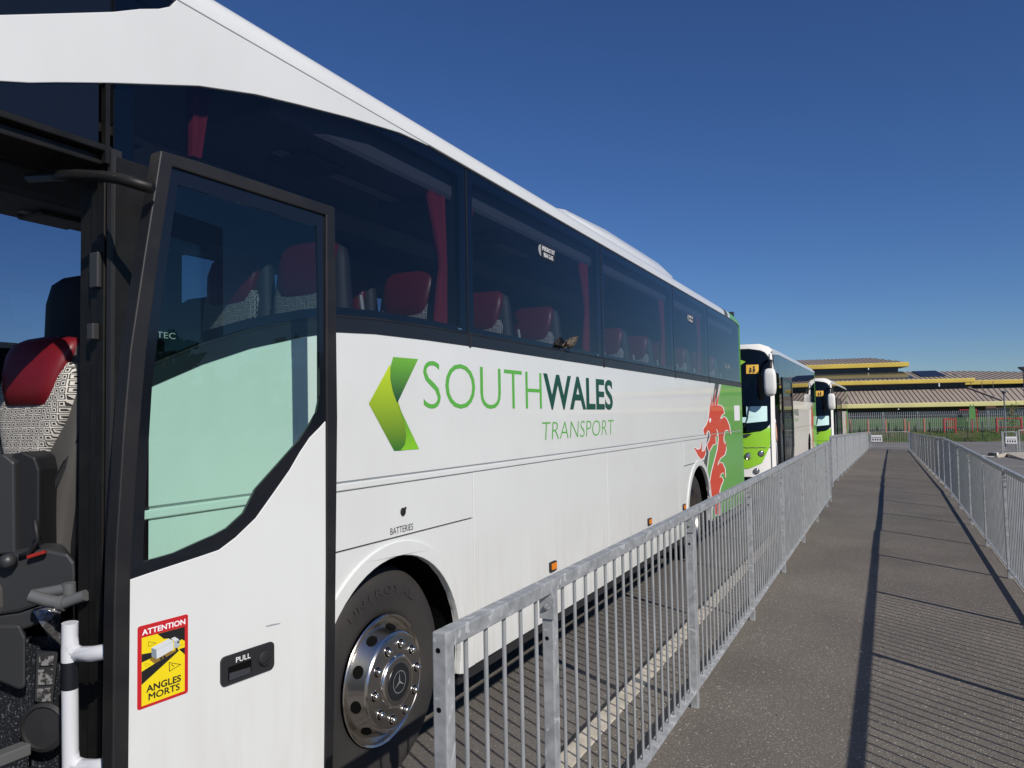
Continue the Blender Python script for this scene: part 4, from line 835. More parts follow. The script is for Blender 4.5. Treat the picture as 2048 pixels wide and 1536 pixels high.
# ================================================================== two more coaches of one pattern
def far_coach(x, y, zg, label, door_open=True):
    t = thing('coach', (x - 1.25, y, zg), label, 'coach', 'coaches parked in line along the road')
    L = 11.6; X0, X1 = x, x - 2.5
    S2 = lambda u, v, d: (X0 - d, y + u, zg + v)            # near side, u rearwards
    def Fm(w_, v, d, bow=True):                            # front, w_ from the near-side corner
        c = (w_ - 1.25) / 1.25; b_ = .30 * (abs(c) ** 3.2); rake = max(0, v - 1.3) * .10
        return (X0 - w_, y + b_ + rake + d, zg + v)
    belt = [(1.35, 1.35), (1.5, 1.72), (1.75, 1.98), (2.1, 2.07), (2.6, 2.09), (L, 2.10)]
    def wheelcut(y0, y1, cy, z0=.30, z1=1.3, r_=.56):
        h = math.sqrt(r_ * r_ - (.48 - z0) ** 2); a = math.degrees(math.atan2(z0 - .48, h)); return [(y0, z0)] + arc(cy, .48, r_, 180 - a, a, 14) + [(y1, z0), (y1, z1), (y0, z1)]
    MB().poly([(1.35, 1.304)] + [(L, 1.304)] + belt[::-1], S2, 0, .03).build('upper_side_panel', 'cream_paint', t)
    for q in (wheelcut(1.35, 3.6, 2.6), [(3.61, .3), (5.8, .3), (5.8, 1.296), (3.61, 1.296)], [(5.81, .3), (7.7, .3), (7.7, 1.296), (5.81, 1.296)], wheelcut(7.71, 9.9, 8.8), [(9.91, .3), (L, .3), (L, 1.296), (9.91, 1.296)]):
        MB().poly([(a, min(b_, 1.296)) for a, b_ in q], S2, 0, .03).build('side_panel', 'cream_paint', t)
    MB().box(X0 - .05, X0 - .04, y + 3.2, y + 8.1, zg + .3, zg + 2.1).box(X0 - .05, X0 - .04, y + 9.5, y + L - .02, zg + .3, zg + 2.1).box(X1 + .05, X0 - .6, y + .6, y + L - .1, zg + .28, zg + .6).build('inner_skin', 'interior_black', t)
    MB().poly([(9.95, 1.306), (10.15, 1.7), (10.35, 2.09), (L - .002, 2.098), (L - .002, .31), (9.95, .31)], S2, -.002).build('green_rear_livery', 'green_vinyl', t)
    rd = MB(); P_ = [(9.45, 1.95), (9.62, 2.0), (9.85, 1.9), (9.9, 1.72), (10.1, 1.62), (10.15, 1.4), (9.95, 1.45), (9.9, 1.15), (9.98, .9), (9.8, .6), (9.75, .34), (9.5, .34), (9.45, .7), (9.62, 1.0), (9.62, 1.3), (9.4, 1.35), (9.3, 1.15), (9.1, 1.3), (9.3, 1.5), (9.35, 1.7)]
    rd.poly([(9.45 + (a - 9.1) * 1.0, b_) for a, b_ in P_], S2, -.004); rd.build('dragon_emblem', 'dragon_red', t)
    mb = MB(); lettering(mb, 'SOUTH', 3.3, 4.4, 1.66, 1.86, S2, -.002, -.018); mb.build('side_lettering', 'text_green', t)
    mb = MB(); lettering(mb, 'WALES', 4.45, 5.6, 1.66, 1.86, S2, -.002, .016); mb.build('side_lettering', 'text_dark_green', t)
    mb = MB(); lettering(mb, 'TRANSPORT', 4.45, 5.6, 1.48, 1.58, S2, -.002, -.018); mb.build('side_lettering', 'text_green', t)
    MB().poly([(2.9, 1.9), (3.15, 1.9), (3.0, 1.7), (3.15, 1.48), (2.9, 1.48), (2.65, 1.7)], S2, -.002).build('arrow_emblem', 'lime_paint', t)
    # windows
    wy = [1.36, 2.9, 4.6, 6.3, 8.0, 9.7, L - .05]
    for a, b_ in zip(wy, wy[1:]):
        lo = [(u, v) for u, v in belt if a < u < b_]; z0 = 2.10 if a > 2 else 1.5
        MB().poly([(a + .01, z0)] + lo + [(b_ - .01, 2.10), (b_ - .01, 3.24), (a + .01, 3.24)], S2, .006).build('side_window', 'far_glass', t)
    MB().poly([(.42, 3.18), (1.4, 3.235), (L, 3.235), (L, 3.28), (.42, 3.28)], S2, -.002, .03).build('gutter', 'white_paint', t)
    def sec2(yy, dz=0, ins=0):
        pr = [(0, 3.275), (.02, 3.32), (.08, 3.375), (.25, 3.43), (.7, 3.47), (1.25, 3.48)]; pr = pr + [(2.5 - a, z) for a, z in pr[:-1][::-1]]
        return [(X0 - (a if a != 0 else ins) if a < 1.25 else X0 - (a if a < 2.5 else 2.5 - ins), y + yy, zg + z + dz) for a, z in pr]
    rf = MB(); rf.loft([sec2(.55, -.06, .05), sec2(.9, -.01), sec2(2), sec2(L - .4), sec2(L, -.05)], True); rf.build('roof', 'white_paint', t, smooth=True, autos=45)
    MB().loft([[(X0 - 1.25 + s_ * a, y + yy, zg + 3.45 + h * b_) for a, b_ in ((-1, 0), (-.9, .8), (0, 1), (.9, .8), (1, 0))] for yy, s_, h in ((2.6, .5, 0), (3.0, .8, .10), (3.6, .9, .16), (5.2, .9, .16), (5.4, .85, .02))]).build('roof_cooling_pod', 'white_paint', t, smooth=True, autos=45)
    MB().box(X1, X1 + .03, y + .5, y + L, zg + .3, zg + 3.15).build('far_side_panel', 'white_paint', t)
    MB().box(X1, X0, y + L - .03, y + L, zg + .3, zg + 3.2).build('rear_panel', 'green_vinyl', t)
    # front: white surround, lime panel, windscreen
    def front(loop, name, m_, d0=0, hole=None, n=10, th=.02, smooth=True):
        # sample a convex-ish outline into strips so that it follows the bowed front
        vs_ = [p[1] for p in loop]; mb = MB(); lo_, hi_ = min(vs_), max(vs_); N = 44; rows_ = []
        for i in range(N + 1):
            v = lo_ + (hi_ - lo_) * (i / N); v = min(max(v, lo_ + 1e-4), hi_ - 1e-4); xs = []
            for (a, b_), (c, d) in zip(loop, loop[1:] + loop[:1]):
                if (b_ <= v < d) or (d <= v < b_): xs.append(a + (v - b_) / (d - b_) * (c - a))
            rows_.append((v, min(xs), max(xs)))
        K = 26
        for v, a, b_ in rows_: mb.v += [Fm(a + (b_ - a) * j / K, v, -d0) for j in range(K + 1)]
        mb.f += [(i * (K + 1) + j, i * (K + 1) + j + 1, (i + 1) * (K + 1) + j + 1, (i + 1) * (K + 1) + j) for i in range(N) for j in range(K)]
        return mb.build(name, m_, t, smooth=True, autos=60)
    front([(.0, .22), (2.5, .22), (2.5, 3.20), (2.46, 3.32), (2.36, 3.41), (2.2, 3.45), (.3, 3.45), (.14, 3.41), (.04, 3.32), (.0, 3.20)], 'front_panel', 'old_white')
    front([(.07, 1.62), (.10, 1.48), (.18, 1.38), (.32, 1.31), (.6, 1.27), (1.9, 1.27), (2.18, 1.31), (2.32, 1.38), (2.40, 1.48), (2.43, 1.62), (2.43, 2.95), (2.40, 3.12), (2.32, 3.24), (2.18, 3.31), (1.95, 3.34), (.55, 3.34), (.32, 3.31), (.18, 3.24), (.10, 3.12), (.07, 2.95)], 'windscreen', 'far_screen', .022)
    front([(.07, 1.40), (.16, 1.30), (2.34, 1.30), (2.43, 1.40), (2.38, .95), (2.2, .55), (1.9, .42), (.6, .42), (.3, .55), (.12, .95)][::-1], 'lime_panel', 'lime_paint', .014)
    mb = MB()
    for j in range(12):
        a0 = .06 + j * 2.38 / 12; a1 = .06 + (j + 1) * 2.38 / 12; mb.add([Fm(a0, .915, -.018), Fm(a1, .905, -.018), Fm(a1, .925, -.018), Fm(a0, .935, -.018)], [(0, 1, 2, 3)])
    mb.build('panel_joint', 'stripe_grey', t)
    for w_ in (.36, 2.14):
        for dw, dv, r_ in ((-.04 if w_ < 1 else .04, .78, .075), (.24 if w_ < 1 else -.24, .72, .085), (.07, .36, .07)):
            c = Vector(Fm(w_ + dw, dv, -.012)); nr = Vector((.35 if w_ < 1 else -.35, -1, 0)).normalized()
            hl = MB().lathe([(r_, .0), (r_, .012), (r_ * .8, .004)], c, nr, 18).build('headlight', 'black_gloss', t, smooth=True, autos=40)
            MB().lathe([(r_ * .8, .003), (r_ * .5, .014), (0, .018)], c, nr, 16).build('lamp_lens', 'lamp_glass', hl, smooth=True)
    # wiper hub, grille slot, things in the windscreen
    mb = MB()
    for w_ in (.5, 1.7): mb.add([Fm(w_, 1.26, -.03), Fm(w_ + .5, 1.23, -.03), Fm(w_ + .42, 1.15, -.03), Fm(w_ + .12, 1.17, -.03)], [(0, 1, 2, 3)]).tube([Fm(w_ + .3, 1.2, -.05), Fm(w_ - .1 + .2, 1.6, -.05), Fm(w_ + .02, 2.1, -.06)], .012, 5)
    mb.build('wiper', 'black_rubber', t)
    front([(.16, 1.56), (.60, 1.52), (1.30, 1.60), (1.30, 1.66), (.62, 1.66), (.62, 1.92), (.16, 1.92)], 'windscreen_card', 'paper', .03)
    cs_ = front([(.33, 2.72), (.61, 2.72), (.61, 2.94), (.33, 2.94)], 'school_sign', 'sign_yellow', .03)
    mb = MB()
    for cx, hh in ((.43, .16), (.51, .12)): mb.add([Fm(cx + a_ * .03, 2.74 + hh * b_, -.040) for a_, b_ in ((-1, 0), (-.3, .35), (.3, 0), (1, .0), (.7, .6), (.9, .3), (.6, .72), (-.6, .72), (-1.1, .3), (-.7, .6))], [tuple(range(10))]); mb.add([Fm(cx + .024 * math.cos(a_), 2.74 + hh * .92 + .022 * math.sin(a_), -.040) for a_ in [math.pi * 2 * i / 8 for i in range(8)]], [tuple(range(8))])
    mb.build('children_symbol', 'text_black', cs_)
    MB().add([Fm(.92, 3.14, -.034), Fm(.80, 3.14, -.034), Fm(.72, 3.02, -.034), Fm(.92, 2.90, -.034), Fm(.80, 2.90, -.034), Fm(.62, 3.02, -.034)], [(0, 1, 2), (2, 3, 4), (0, 2, 5), (2, 4, 5)]).build('arrow_emblem', 'lime_paint', t)
    MB().add([Fm(.75, 3.375, -.01), Fm(.98, 3.375, -.01), Fm(.98, 3.415, -.01), Fm(.75, 3.415, -.01)], [(0, 1, 2, 3)]).build('marker_lamp', 'interior_grey', t)
    # near front corner pillar and doorway
    mb = MB(); mb.loft([[(X0 - .00, y + .27 + max(0, v - 1.3) * .10, zg + v), (X0 - .01, y + .42 + max(0, v - 1.3) * .05, zg + v), (X0 - .07, y + .42 + max(0, v - 1.3) * .05, zg + v), (X0 - .08, y + .20 + max(0, v - 1.3) * .10, zg + v)] for v in (.25, 1.3, 2.4, 3.22)]); mb.build('front_pillar', 'old_white', t, smooth='auto')
    MB().box(X0 - .9, X0 - .85, y + .45, y + 1.35, zg + .3, zg + 3.0).box(X0 - .9, X0 - .02, y + 1.34, y + 1.40, zg + .3, zg + 1.9).box(X0 - .9, X0 - .04, y + .45, y + 1.38, zg + .3, zg + .42).build('entrance_lining', 'interior_black', t)
    MB().poly([(.42, 2.75), (1.36, 2.75), (1.36, 3.23), (.42, 3.17)], S2, .0, .02).build('door_header_panel', 'black_gloss', t)
    MB().tube([(X0 - .1, y + 1.25, zg + .45), (X0 - .12, y + 1.25, zg + 1.25), (X0 - .3, y + 1.25, zg + 1.5)], .02, 6).build('grab_rail', 'pipe_white', t, smooth=True)
    # open door leaf
    a0 = Vector((X0 + .09, y + 1.28, zg)); dr = Vector((.16, .95, 0)).normalized(); nrm_ = Vector((dr.y, -dr.x, 0))
    Dd = lambda u, v, d: tuple(a0 + dr * u + Vector((0, 0, v)) - nrm_ * d)
    oo = [(.0, .38), (.72, .36), (.86, .9), (.88, 1.5), (.86, 2.1), (.84, 2.62), (.0, 2.66)]
    ii = [(.06, 1.0), (.2, .72), (.6, .60), (.76, .95), (.8, 1.5), (.78, 2.1), (.76, 2.54), (.06, 2.58)]
    dl = MB().poly([oo, ii], Dd, 0, .045).build('front_door', 'black_gloss', t, bevel=.005)
    MB().poly(ii, Dd, .01).build('door_glass', 'far_glass', dl)
    MB().tube([(X0 - .1, y + .95, zg + 2.5), Dd(.05, 2.45, .02)], .018, 6).build('door_arm', 'black_rubber', t)
    # mirror on its arm
    mr = MB().tube([Fm(.12, 3.05, .0), (X0 + .0, y - .02, zg + 3.0), (X0 - .0, y - .12, zg + 2.92), (X0 - .01, y - .14, zg + 2.7)], [.03, .035, .04, .035], 8).build('mirror_arm', 'black_rubber', t, smooth=True)
    rr_ = []
    for v, w_, d_ in ((2.81, .05, .04), (2.78, .11, .08), (2.66, .135, .10), (2.36, .14, .10), (2.22, .12, .09), (2.17, .08, .06), (2.15, .03, .02)):
        rr_.append([(X0 - .02 + w_ * math.copysign(abs(math.cos(q)) ** .4, math.cos(q)), y - .14 - d_ * math.copysign(abs(math.sin(q)) ** .5, math.sin(q)), zg + v) for q in [2 * math.pi * i / 14 for i in range(14)]])
    MB().loft(rr_).build('wing_mirror', 'old_white', t, smooth=True, autos=60)
    for cy in (2.6, 8.8):
        wheel(X0 - .10, y + cy, zg + .48, t, cy < 5, r_=.48, simple=True); wheel(X1 + .35, y + cy, zg + .48, t, False, r_=.48, simple=True)
        a = arc(cy, .48, .575, -20, 200, 16); mb = MB(); mb.add([S2(u, v, .03) for u, v in a] + [S2(u, v, .5) for u, v in a], [(i, i + 1, 18 + i, 17 + i) for i in range(16)]); mb.poly(a, S2, .5, .51); mb.build('wheel_housing', 'hole_black', t)
    return t
glass('far_glass', (.10, .12, .15), 2.3); glass('far_screen', (.05, .06, .07), 1.36)
F2 = far_coach(-2.50, 18.8, gz(18.8) - .03, 'middle coach of the line, white with lime green front, its door leaf standing open')
F3 = far_coach(-2.05, 32.5, gz(32.5) - .05, 'farthest coach in the line, white with lime green front, parked behind the middle one')

# ================================================================== person in the doorway of the middle coach (skin-modifier figure)
def figure(loc, zr):
    P = {'pelvis': (0, 0, .95), 'waist': (0, 0, 1.08), 'chest': (0, .01, 1.30), 'neckb': (0, .02, 1.47), 'neck': (0, .0, 1.54), 'headb': (0, -.02, 1.60), 'headm': (0, -.02, 1.68), 'headt': (0, -.01, 1.76),
         'hipl': (-.09, 0, .92), 'kneel': (-.10, -.02, .50), 'anklel': (-.10, .02, .09), 'toel': (-.11, -.14, .04), 'hipr': (.09, 0, .92), 'kneer': (.10, -.03, .50), 'ankler': (.10, .02, .09), 'toer': (.11, -.14, .04),
         'shl': (-.17, .02, 1.44), 'ell': (-.24, .02, 1.17), 'wrl': (-.22, -.10, .95), 'hal': (-.21, -.14, .88), 'shr': (.17, .02, 1.44), 'elr': (.235, .01, 1.16), 'wrr': (.25, -.05, .92), 'har': (.255, -.07, .85)}
    E_ = [('pelvis', 'waist'), ('waist', 'chest'), ('chest', 'neckb'), ('neckb', 'neck'), ('neck', 'headb'), ('headb', 'headm'), ('headm', 'headt'), ('pelvis', 'hipl'), ('hipl', 'kneel'), ('kneel', 'anklel'), ('anklel', 'toel'),
          ('pelvis', 'hipr'), ('hipr', 'kneer'), ('kneer', 'ankler'), ('ankler', 'toer'), ('neckb', 'shl'), ('shl', 'ell'), ('ell', 'wrl'), ('wrl', 'hal'), ('neckb', 'shr'), ('shr', 'elr'), ('elr', 'wrr'), ('wrr', 'har')]
    Rr = {'pelvis': (.15, .11), 'waist': (.135, .10), 'chest': (.16, .11), 'neckb': (.10, .08), 'neck': .055, 'headb': (.065, .08), 'headm': (.078, .095), 'headt': .06, 'hipl': .085, 'hipr': .085, 'kneel': .06, 'kneer': .06,
          'anklel': .042, 'ankler': .042, 'toel': .04, 'toer': .04, 'shl': .062, 'shr': .062, 'ell': .042, 'elr': .042, 'wrl': .027, 'wrr': .027, 'hal': (.036, .018), 'har': (.036, .018)}
    def skin(keys, name, m_, parent, grow=0, root='pelvis', ext=None):
        me = bpy.data.meshes.new(name); idx = {k_: i for i, k_ in enumerate(keys)}
        me.from_pydata([P[k_] for k_ in keys], [(idx[a], idx[b_]) for a, b_ in E_ if a in idx and b_ in idx], [])
        o = bpy.data.objects.new(name, me); sc.collection.objects.link(o); me.materials.append(M[m_])
        if parent: o.parent = parent
        md = o.modifiers.new('skin', 'SKIN')
        for k_ in keys:
            r_ = Rr[k_]; r_ = (r_, r_) if not isinstance(r_, tuple) else r_; v = me.skin_vertices[0].data[idx[k_]]; v.radius = (r_[0] + grow, r_[1] + grow); v.use_root = (k_ == root)
        o.modifiers.new('sub', 'SUBSURF').render_levels = 2; md.use_smooth_shade = True
        return o
    for k_ in (0,): pass
    body = skin(list(P), 'person', 'skin', None)
    P2 = dict(P)
    shirt = skin(['pelvis', 'waist', 'chest', 'neckb', 'shl', 'shr', 'ell', 'elr'], 'shirt', 'shirt', body, .012, 'waist')
    # shorten the sleeves: elbows of the shirt stop above the joint
    for i, k_ in ((6, 'ell'), (7, 'elr')):
        a, b_ = Vector(P['sh' + k_[2]]), Vector(P[k_]); shirt.data.vertices[i].co = a + (b_ - a) * .78; shirt.data.skin_vertices[0].data[i].radius = (.062, .062)
    skin(['pelvis', 'hipl', 'kneel', 'anklel', 'hipr', 'kneer', 'ankler'], 'trousers', 'trouser', body, .016)
    hr = MB().lathe([(0, .115), (.05, .105), (.085, .07), (.096, .02), (.094, -.02), (.08, -.05)], (0, .012, 1.70), (0, .25, 1), 16).build('hair', 'hair', None, smooth=True); hr.parent = body
    # face: nose, eyes, mouth, ears joined into one small child mesh each
    fc = MB().loft([[(-.012, -.112, 1.65), (.012, -.112, 1.65), (0, -.135, 1.652)], [(-.006, -.108, 1.69), (.006, -.108, 1.69), (0, -.113, 1.692)]]).build('nose', 'skin', None, smooth=True); fc.parent = body
    for s_ in (-1, 1):
        e_ = MB().lathe([(0, .006), (.011, .003), (.012, 0)], (s_ * .032, -.112, 1.69), (0, -1, 0), 10).build('eye', 'hair', None, smooth=True); e_.parent = body
        e_ = MB().lathe([(0, .01), (.02, .006), (.024, 0)], (s_ * .088, -.01, 1.675), (s_, 0, 0), 10).build('ear', 'skin', None, smooth=True); e_.parent = body
        for q in range(4):      # fingers
            hx = .255 * s_ if s_ > 0 else -.21; hy = (-.07 if s_ > 0 else -.14) + (q - 1.5) * .017; f_ = MB().tube([(hx, hy, .86 if s_ > 0 else .89), (hx + .004 * s_, hy - .006, .82 if s_ > 0 else .85), (hx - .012 * s_, hy - .014, .785 + .006 * abs(q - 1.5) if s_ > 0 else .815 + .006 * abs(q - 1.5))], [.0095, .009, .007], 8).build('finger', 'skin', None, smooth=True); f_.parent = body
        f_ = MB().tube([(hx, hy - .02, .90 if s_ > 0 else .93), (hx - .01, hy - .045, .87 if s_ > 0 else .90), (hx - .012, hy - .05, .84 if s_ > 0 else .87)], [.011, .010, .008], 8).build('thumb', 'skin', None, smooth=True); f_.parent = body
    MB().bar((-.03, -.118, 1.632), (.03, -.118, 1.632), .008, .008).build('mouth', 'lip', None).parent = body
    for s_ in (-1, 1):
        sh = MB().loft([[(s_ * .105 + a * .045, yy, z) for a, z in ((-1, 0), (1, 0), (.9, h), (-.9, h))] for yy, h in ((.07, .07), (.0, .08), (-.1, .06), (-.18, .03))]).build('shoe', 'black_rubber', None, bevel=.01); sh.parent = body
    body.location = loc; body.rotation_euler = (0, 0, zr); return body
mat('lip', (.35, .10, .09), .5)
person = figure((-2.80, 19.58, gz(18.8) + .22), R(15))
tag(person, 'person in white short-sleeved shirt standing in the doorway of the middle coach, arm hanging', 'person')

# ================================================================== small speckled bird on the window rubber of the near coach
def bird():
    c = Vector((-2.083, 5.02, 2.186)); ax = Vector((.2, .85, .50)).normalized()
    t = thing('bird', tuple(c), 'small dark speckled bird perched on the black window rubber of the nearest coach', 'bird')
    up_ = Vector((0, 0, 1)); pts_ = [(-.045, .004), (-.038, .022), (-.015, .033), (.015, .034), (.045, .027), (.062, .021), (.078, .020), (.092, .014), (.098, .004)]
    sd = ax.cross(up_).normalized(); u2 = sd.cross(ax)
    rs = [[c + Vector((.035, 0, .052)) + ax * s_ + r_ * (math.cos(a) * sd + math.sin(a) * u2) for a in [2 * math.pi * k / 14 for k in range(14)]] for s_, r_ in pts_]
    MB().loft(rs).build('body', 'feather', t, smooth=True)
    MB().loft([[c + Vector((.035, 0, .05)) + ax * s_ + sd * w_ * i + u2 * j * .004 for i, j in ((-1, 0), (0, 1), (1, 0), (0, -1))] for s_, w_ in ((-.03, .014), (-.075, .010))]).build('tail', 'feather', t)
    MB().loft([[c + Vector((.035, 0, .052)) + ax * s_ + r_ * (math.cos(a) * sd + math.sin(a) * u2) for a in [2 * math.pi * k / 14 for k in range(14)]] for s_, r_ in ((.056, .0225), (.070, .0215), (.084, .0175), (.094, .011), (.099, .004))]).build('head', 'beak', t, smooth=True)
    h = c + Vector((.035, 0, .052)) + ax * .098; MB().loft([[h + ax * s_ + r_ * (math.cos(a) * sd + math.sin(a) * u2) for a in [2 * math.pi * k / 6 for k in range(6)]] for s_, r_ in ((-.008, .007), (.026, .001))]).build('beak', 'beak', t)
    for s_ in (-1, 1):
        MB().loft([[c + Vector((.035, 0, .055)) + ax * q + sd * s_ * w_ + u2 * v for w_, v in ((.026, .018), (.036, .0), (.026, -.014))] for q, w0 in ((.03, 1), (-.02, 1), (-.065, 1))]).build('wing', 'feather', t, smooth=True)
        MB().tube([c + Vector((.030, 0, .03)) + sd * s_ * .012, c + Vector((.008, 0, 0)) + sd * s_ * .012], .0022, 5).build('leg', 'beak', t)
bird()

# ================================================================== building, bank and play area beyond the car park
BO = Vector([(-4.473,81.778,1.861)][0]); BU = Vector((.9716, .2368, 0)); BN = Vector((.2368, -.9716, 0))
def B(u, v, z): return (BO.x + BU.x * u + BN.x * v, BO.y + BU.y * u + BN.y * v, z)
bd = thing('low_building', B(6, -6, .9), 'long low brown-roofed building with stepped roofs and yellow edge boards behind the palisade fence', 'building')
UL = -24
def slab(u0, u1, v0, v1, z0, z1, name, m, bev=0): return MB().box(u0, u1, v0, v1, z0, z1, B).build(name, m, bd, bevel=bev)
def roofpl(e0, e1, ve, ze, t0, t1, vt, zt, name='roof', m='roof_tile', rib=.42, thick=.18):
    """eave from u=e0..e1 at (ve, ze), top edge t0..t1 at (vt, zt); raised ribs run up the slope"""
    mb = MB(); q = [B(e0, ve, ze), B(e1, ve, ze), B(t1, vt, zt), B(t0, vt, zt)]; lo = [(x, y, z - thick) for x, y, z in q]
    mb.add(q + lo, [(0, 1, 2, 3), (7, 6, 5, 4), (0, 4, 5, 1), (1, 5, 6, 2), (2, 6, 7, 3), (3, 7, 4, 0)]); r_ = mb.build(name, m, bd)
    rb = MB(); n = int((e1 - e0) / rib)
    for k in range(1, n):
        u = e0 + rib * k
        lo_ = 0.0; hi_ = 1.0
        if u > t1 and e1 > t1: hi_ = (e1 - u) / (e1 - t1)
        if u < t0 and t0 > e0: hi_ = (u - e0) / (t0 - e0)
        a = Vector(B(u, ve, ze + .02)); c = Vector(B(u, ve + (vt - ve) * hi_, ze + (zt - ze) * hi_ + .02)); rb.bar(a, c, .05, .05)
    rb.build('roof_ribs', 'roof_rib', r_); return r_
def fascia(u0, u1, v, z0, z1, m='yellow_fascia', name='edge_board'):
    f_ = MB().box(u0, u1, v, v + .22, z0, z1, B).build(name, m, bd, bevel=.05)
    return f_
# token lists give (u, z) on planes parallel to the front, v metres in front of the origin
lowE = [(0.01,2.01),(0.02,2.46),(14.50,1.96),(14.52,2.39),(16.33,2.11)]
lowT = [(0.73,3.95),(12.58,3.85)]
midE = [(-0.30,4.42),(-0.28,4.83),(13.11,4.40),(13.13,4.80)]
midT = [(1.63,5.95),(8.43,5.79)]
upE = [(-1.38,6.46),(-1.36,6.96),(8.59,6.47),(8.61,6.96)]
upT = [(-1.48,7.86),(6.42,7.95),(9.54,7.48)]
rE = [(13.79,4.27),(18.76,4.23),(18.78,4.69)]
rT = [(9.60,5.91),(15.68,6.06),(21.52,5.10)]
r2E = [(14.41,2.17),(16.93,2.36)]
r2T = [(13.04,3.77),(18.15,3.74)]
zl0, zl1 = (lowE[0][1] + lowE[2][1]) / 2, (lowE[1][1] + lowE[3][1]) / 2; zlt = (lowT[0][1] + lowT[1][1]) / 2
zm0, zm1 = (midE[0][1] + midE[2][1]) / 2, (midE[1][1] + midE[3][1]) / 2; zmt = (midT[0][1] + midT[1][1]) / 2
zu0, zu1 = (upE[0][1] + upE[2][1]) / 2, (upE[1][1] + upE[3][1]) / 2; zut = upT[1][1]
# ground floor
slab(UL, 40, -1.6, -1.3, .6, zl0 + .1, 'wall', 'brick')
wl = MB()
for k in range(24): wl.box(UL + 1 + k * 2.6, UL + 3.2 + k * 2.6, -1.3, -1.27, .9, 1.75, B)
wl.build('window_band', 'glazing', bd)
wf = MB()
for k in range(24): wf.box(UL + .95 + k * 2.6, UL + 1.0 + k * 2.6, -1.28, -1.24, .85, 1.8, B).box(UL + 2.05 + k * 2.6, UL + 2.12 + k * 2.6, -1.28, -1.24, .85, 1.8, B)
wf.build('window_posts', 'roof_rib', bd)
ue = lowE[2][0]; ut = lowT[1][0]
roofpl(UL, ue, 0, zl1, UL, ut, -3.5, zlt)
fascia(UL, ue + .1, .0, zl0, zl1, 'pale_fascia')
MB().bar(B(ue, .05, zl1 + .05), B(ut, -3.45, zlt + .08), .16, .12).build('hip_ridge', 'roof_tile', bd)
roofpl(r2E[0][0] - 2, 42, -1.5, r2E[0][1], r2T[0][0] - 1, 42, -4.6, r2T[0][1], rib=.5)
fascia(ue + .1, 42, -1.3, zl0 + .02, zl1 + .02, 'pale_fascia')
# clerestory above the lower roof, middle roof
slab(UL, midE[3][0] - .6, -3.8, -3.5, zlt - .4, zm0 + .1, 'clerestory', 'glazing')
slab(midE[3][0] - 1, 42, -7, -6.8, zlt - .4, rE[1][1] + .1, 'clerestory', 'glazing')
fr_ = MB()
for k in range(40): fr_.box(UL + k * 1.0, UL + .05 + k * 1.0, -3.5, -3.46, zlt - .1, zm0 + .05, B)
for k in range(28): fr_.box(midE[3][0] + k * 1.0, midE[3][0] + .05 + k * 1.0, -6.8, -6.76, zlt - .1, rE[1][1] + .05, B)
fr_.build('clerestory_mullions', 'roof_rib', bd)
slab(UL, midE[3][0], -3.5, -2.6, zm0 - .02, zm0 + .02, 'soffit', 'soffit')
fascia(UL, midE[3][0], -2.8, zm0, zm1); fascia(midE[3][0] - 1.5, 42, -6.1, rE[1][1], rE[2][1])
roofpl(UL, midE[3][0] - .1, -2.8, zm1, UL, midT[1][0] + 2.5, -8.0, zmt, m='roof_tile', rib=.45)
sl = MB(); q = [(u, t) for u in (midT[1][0] + .3, midT[1][0] + 2.6) for t in (.25, .92)]
P4 = [B(u, -2.8 - 5.2 * t, zm1 + (zmt - zm1) * t + .12) for u, t in q]; sl.add(P4 + [(a, b_, c - .06) for a, b_, c in P4], [(0, 2, 3, 1), (4, 5, 7, 6), (0, 1, 5, 4), (2, 6, 7, 3), (0, 4, 6, 2), (1, 3, 7, 5)]); sl.build('solar_panel', 'solar', bd)
sk = MB(); q = [(u, t) for u in (UL, midT[1][0] - .6) for t in (.15, .95)]
P4 = [B(u, -2.8 - 5.2 * t, zm1 + (zmt - zm1) * t + .10) for u, t in q]; sk.add(P4 + [(a, b_, c - .06) for a, b_, c in P4], [(0, 2, 3, 1), (4, 5, 7, 6), (0, 1, 5, 4), (2, 6, 7, 3), (0, 4, 6, 2), (1, 3, 7, 5)]); sk.build('rooflight_strip', 'glazing', bd)
roofpl(rT[0][0] - 1, 34, -6.1, rE[2][1], rT[0][0] - 1, rT[1][0], -14, rT[1][1], rib=.55)
# top clerestory and roof
slab(UL, upE[3][0] - .8, -9.4, -9.2, zmt - .3, zu0 + .1, 'clerestory', 'glazing')
slab(UL, upE[3][0] - .8, -9.2, -9.12, zmt - .3, zmt + .22, 'wall', 'soffit')
slab(upE[3][0] - .85, upE[3][0] - .8, -14, -9.2, zmt - .3, zu0 + .1, 'wall', 'soffit')
slab(UL, upE[3][0], -9.3, -8.7, zu0 - .02, zu0 + .02, 'soffit', 'soffit')
fascia(UL, upE[3][0], -8.7, zu0, zu1)
MB().box(upE[3][0], upE[3][0] + .15, -16, -8.5, zu0, zu1, B).build('edge_board', 'yellow_fascia', bd, bevel=.03)
roofpl(UL, upE[3][0], -8.7, zu1, UL, upT[1][0], -15, zut, rib=.42)
MB().add([B(upE[3][0], -8.7, zu1), B(upE[3][0], -22, zu1), B(upT[1][0], -15, zut)], [(0, 1, 2)]).build('roof', 'roof_tile', bd)
dp = MB()
for u in (.4, -9, -18): dp.box(u, u + .08, -.1, .0, .6, zl0, B)
dp.build('downpipe', 'sign_white', bd)
mb = MB()
for u, v, z in ((-1.2, -2.6, zm0 - .1), (9.8, -2.6, zm0 - .1), (9.8, -2.6, zm0 - .25), (-1.5, -8.5, zu0 - .1), (4.6, -8.5, zu0 - .1), (5.3, 0, zl0 - .08)): mb.box(u, u + .1, v, v + .08, z - .12, z + .06, B)
mb.build('floodlight', 'sign_white', bd)
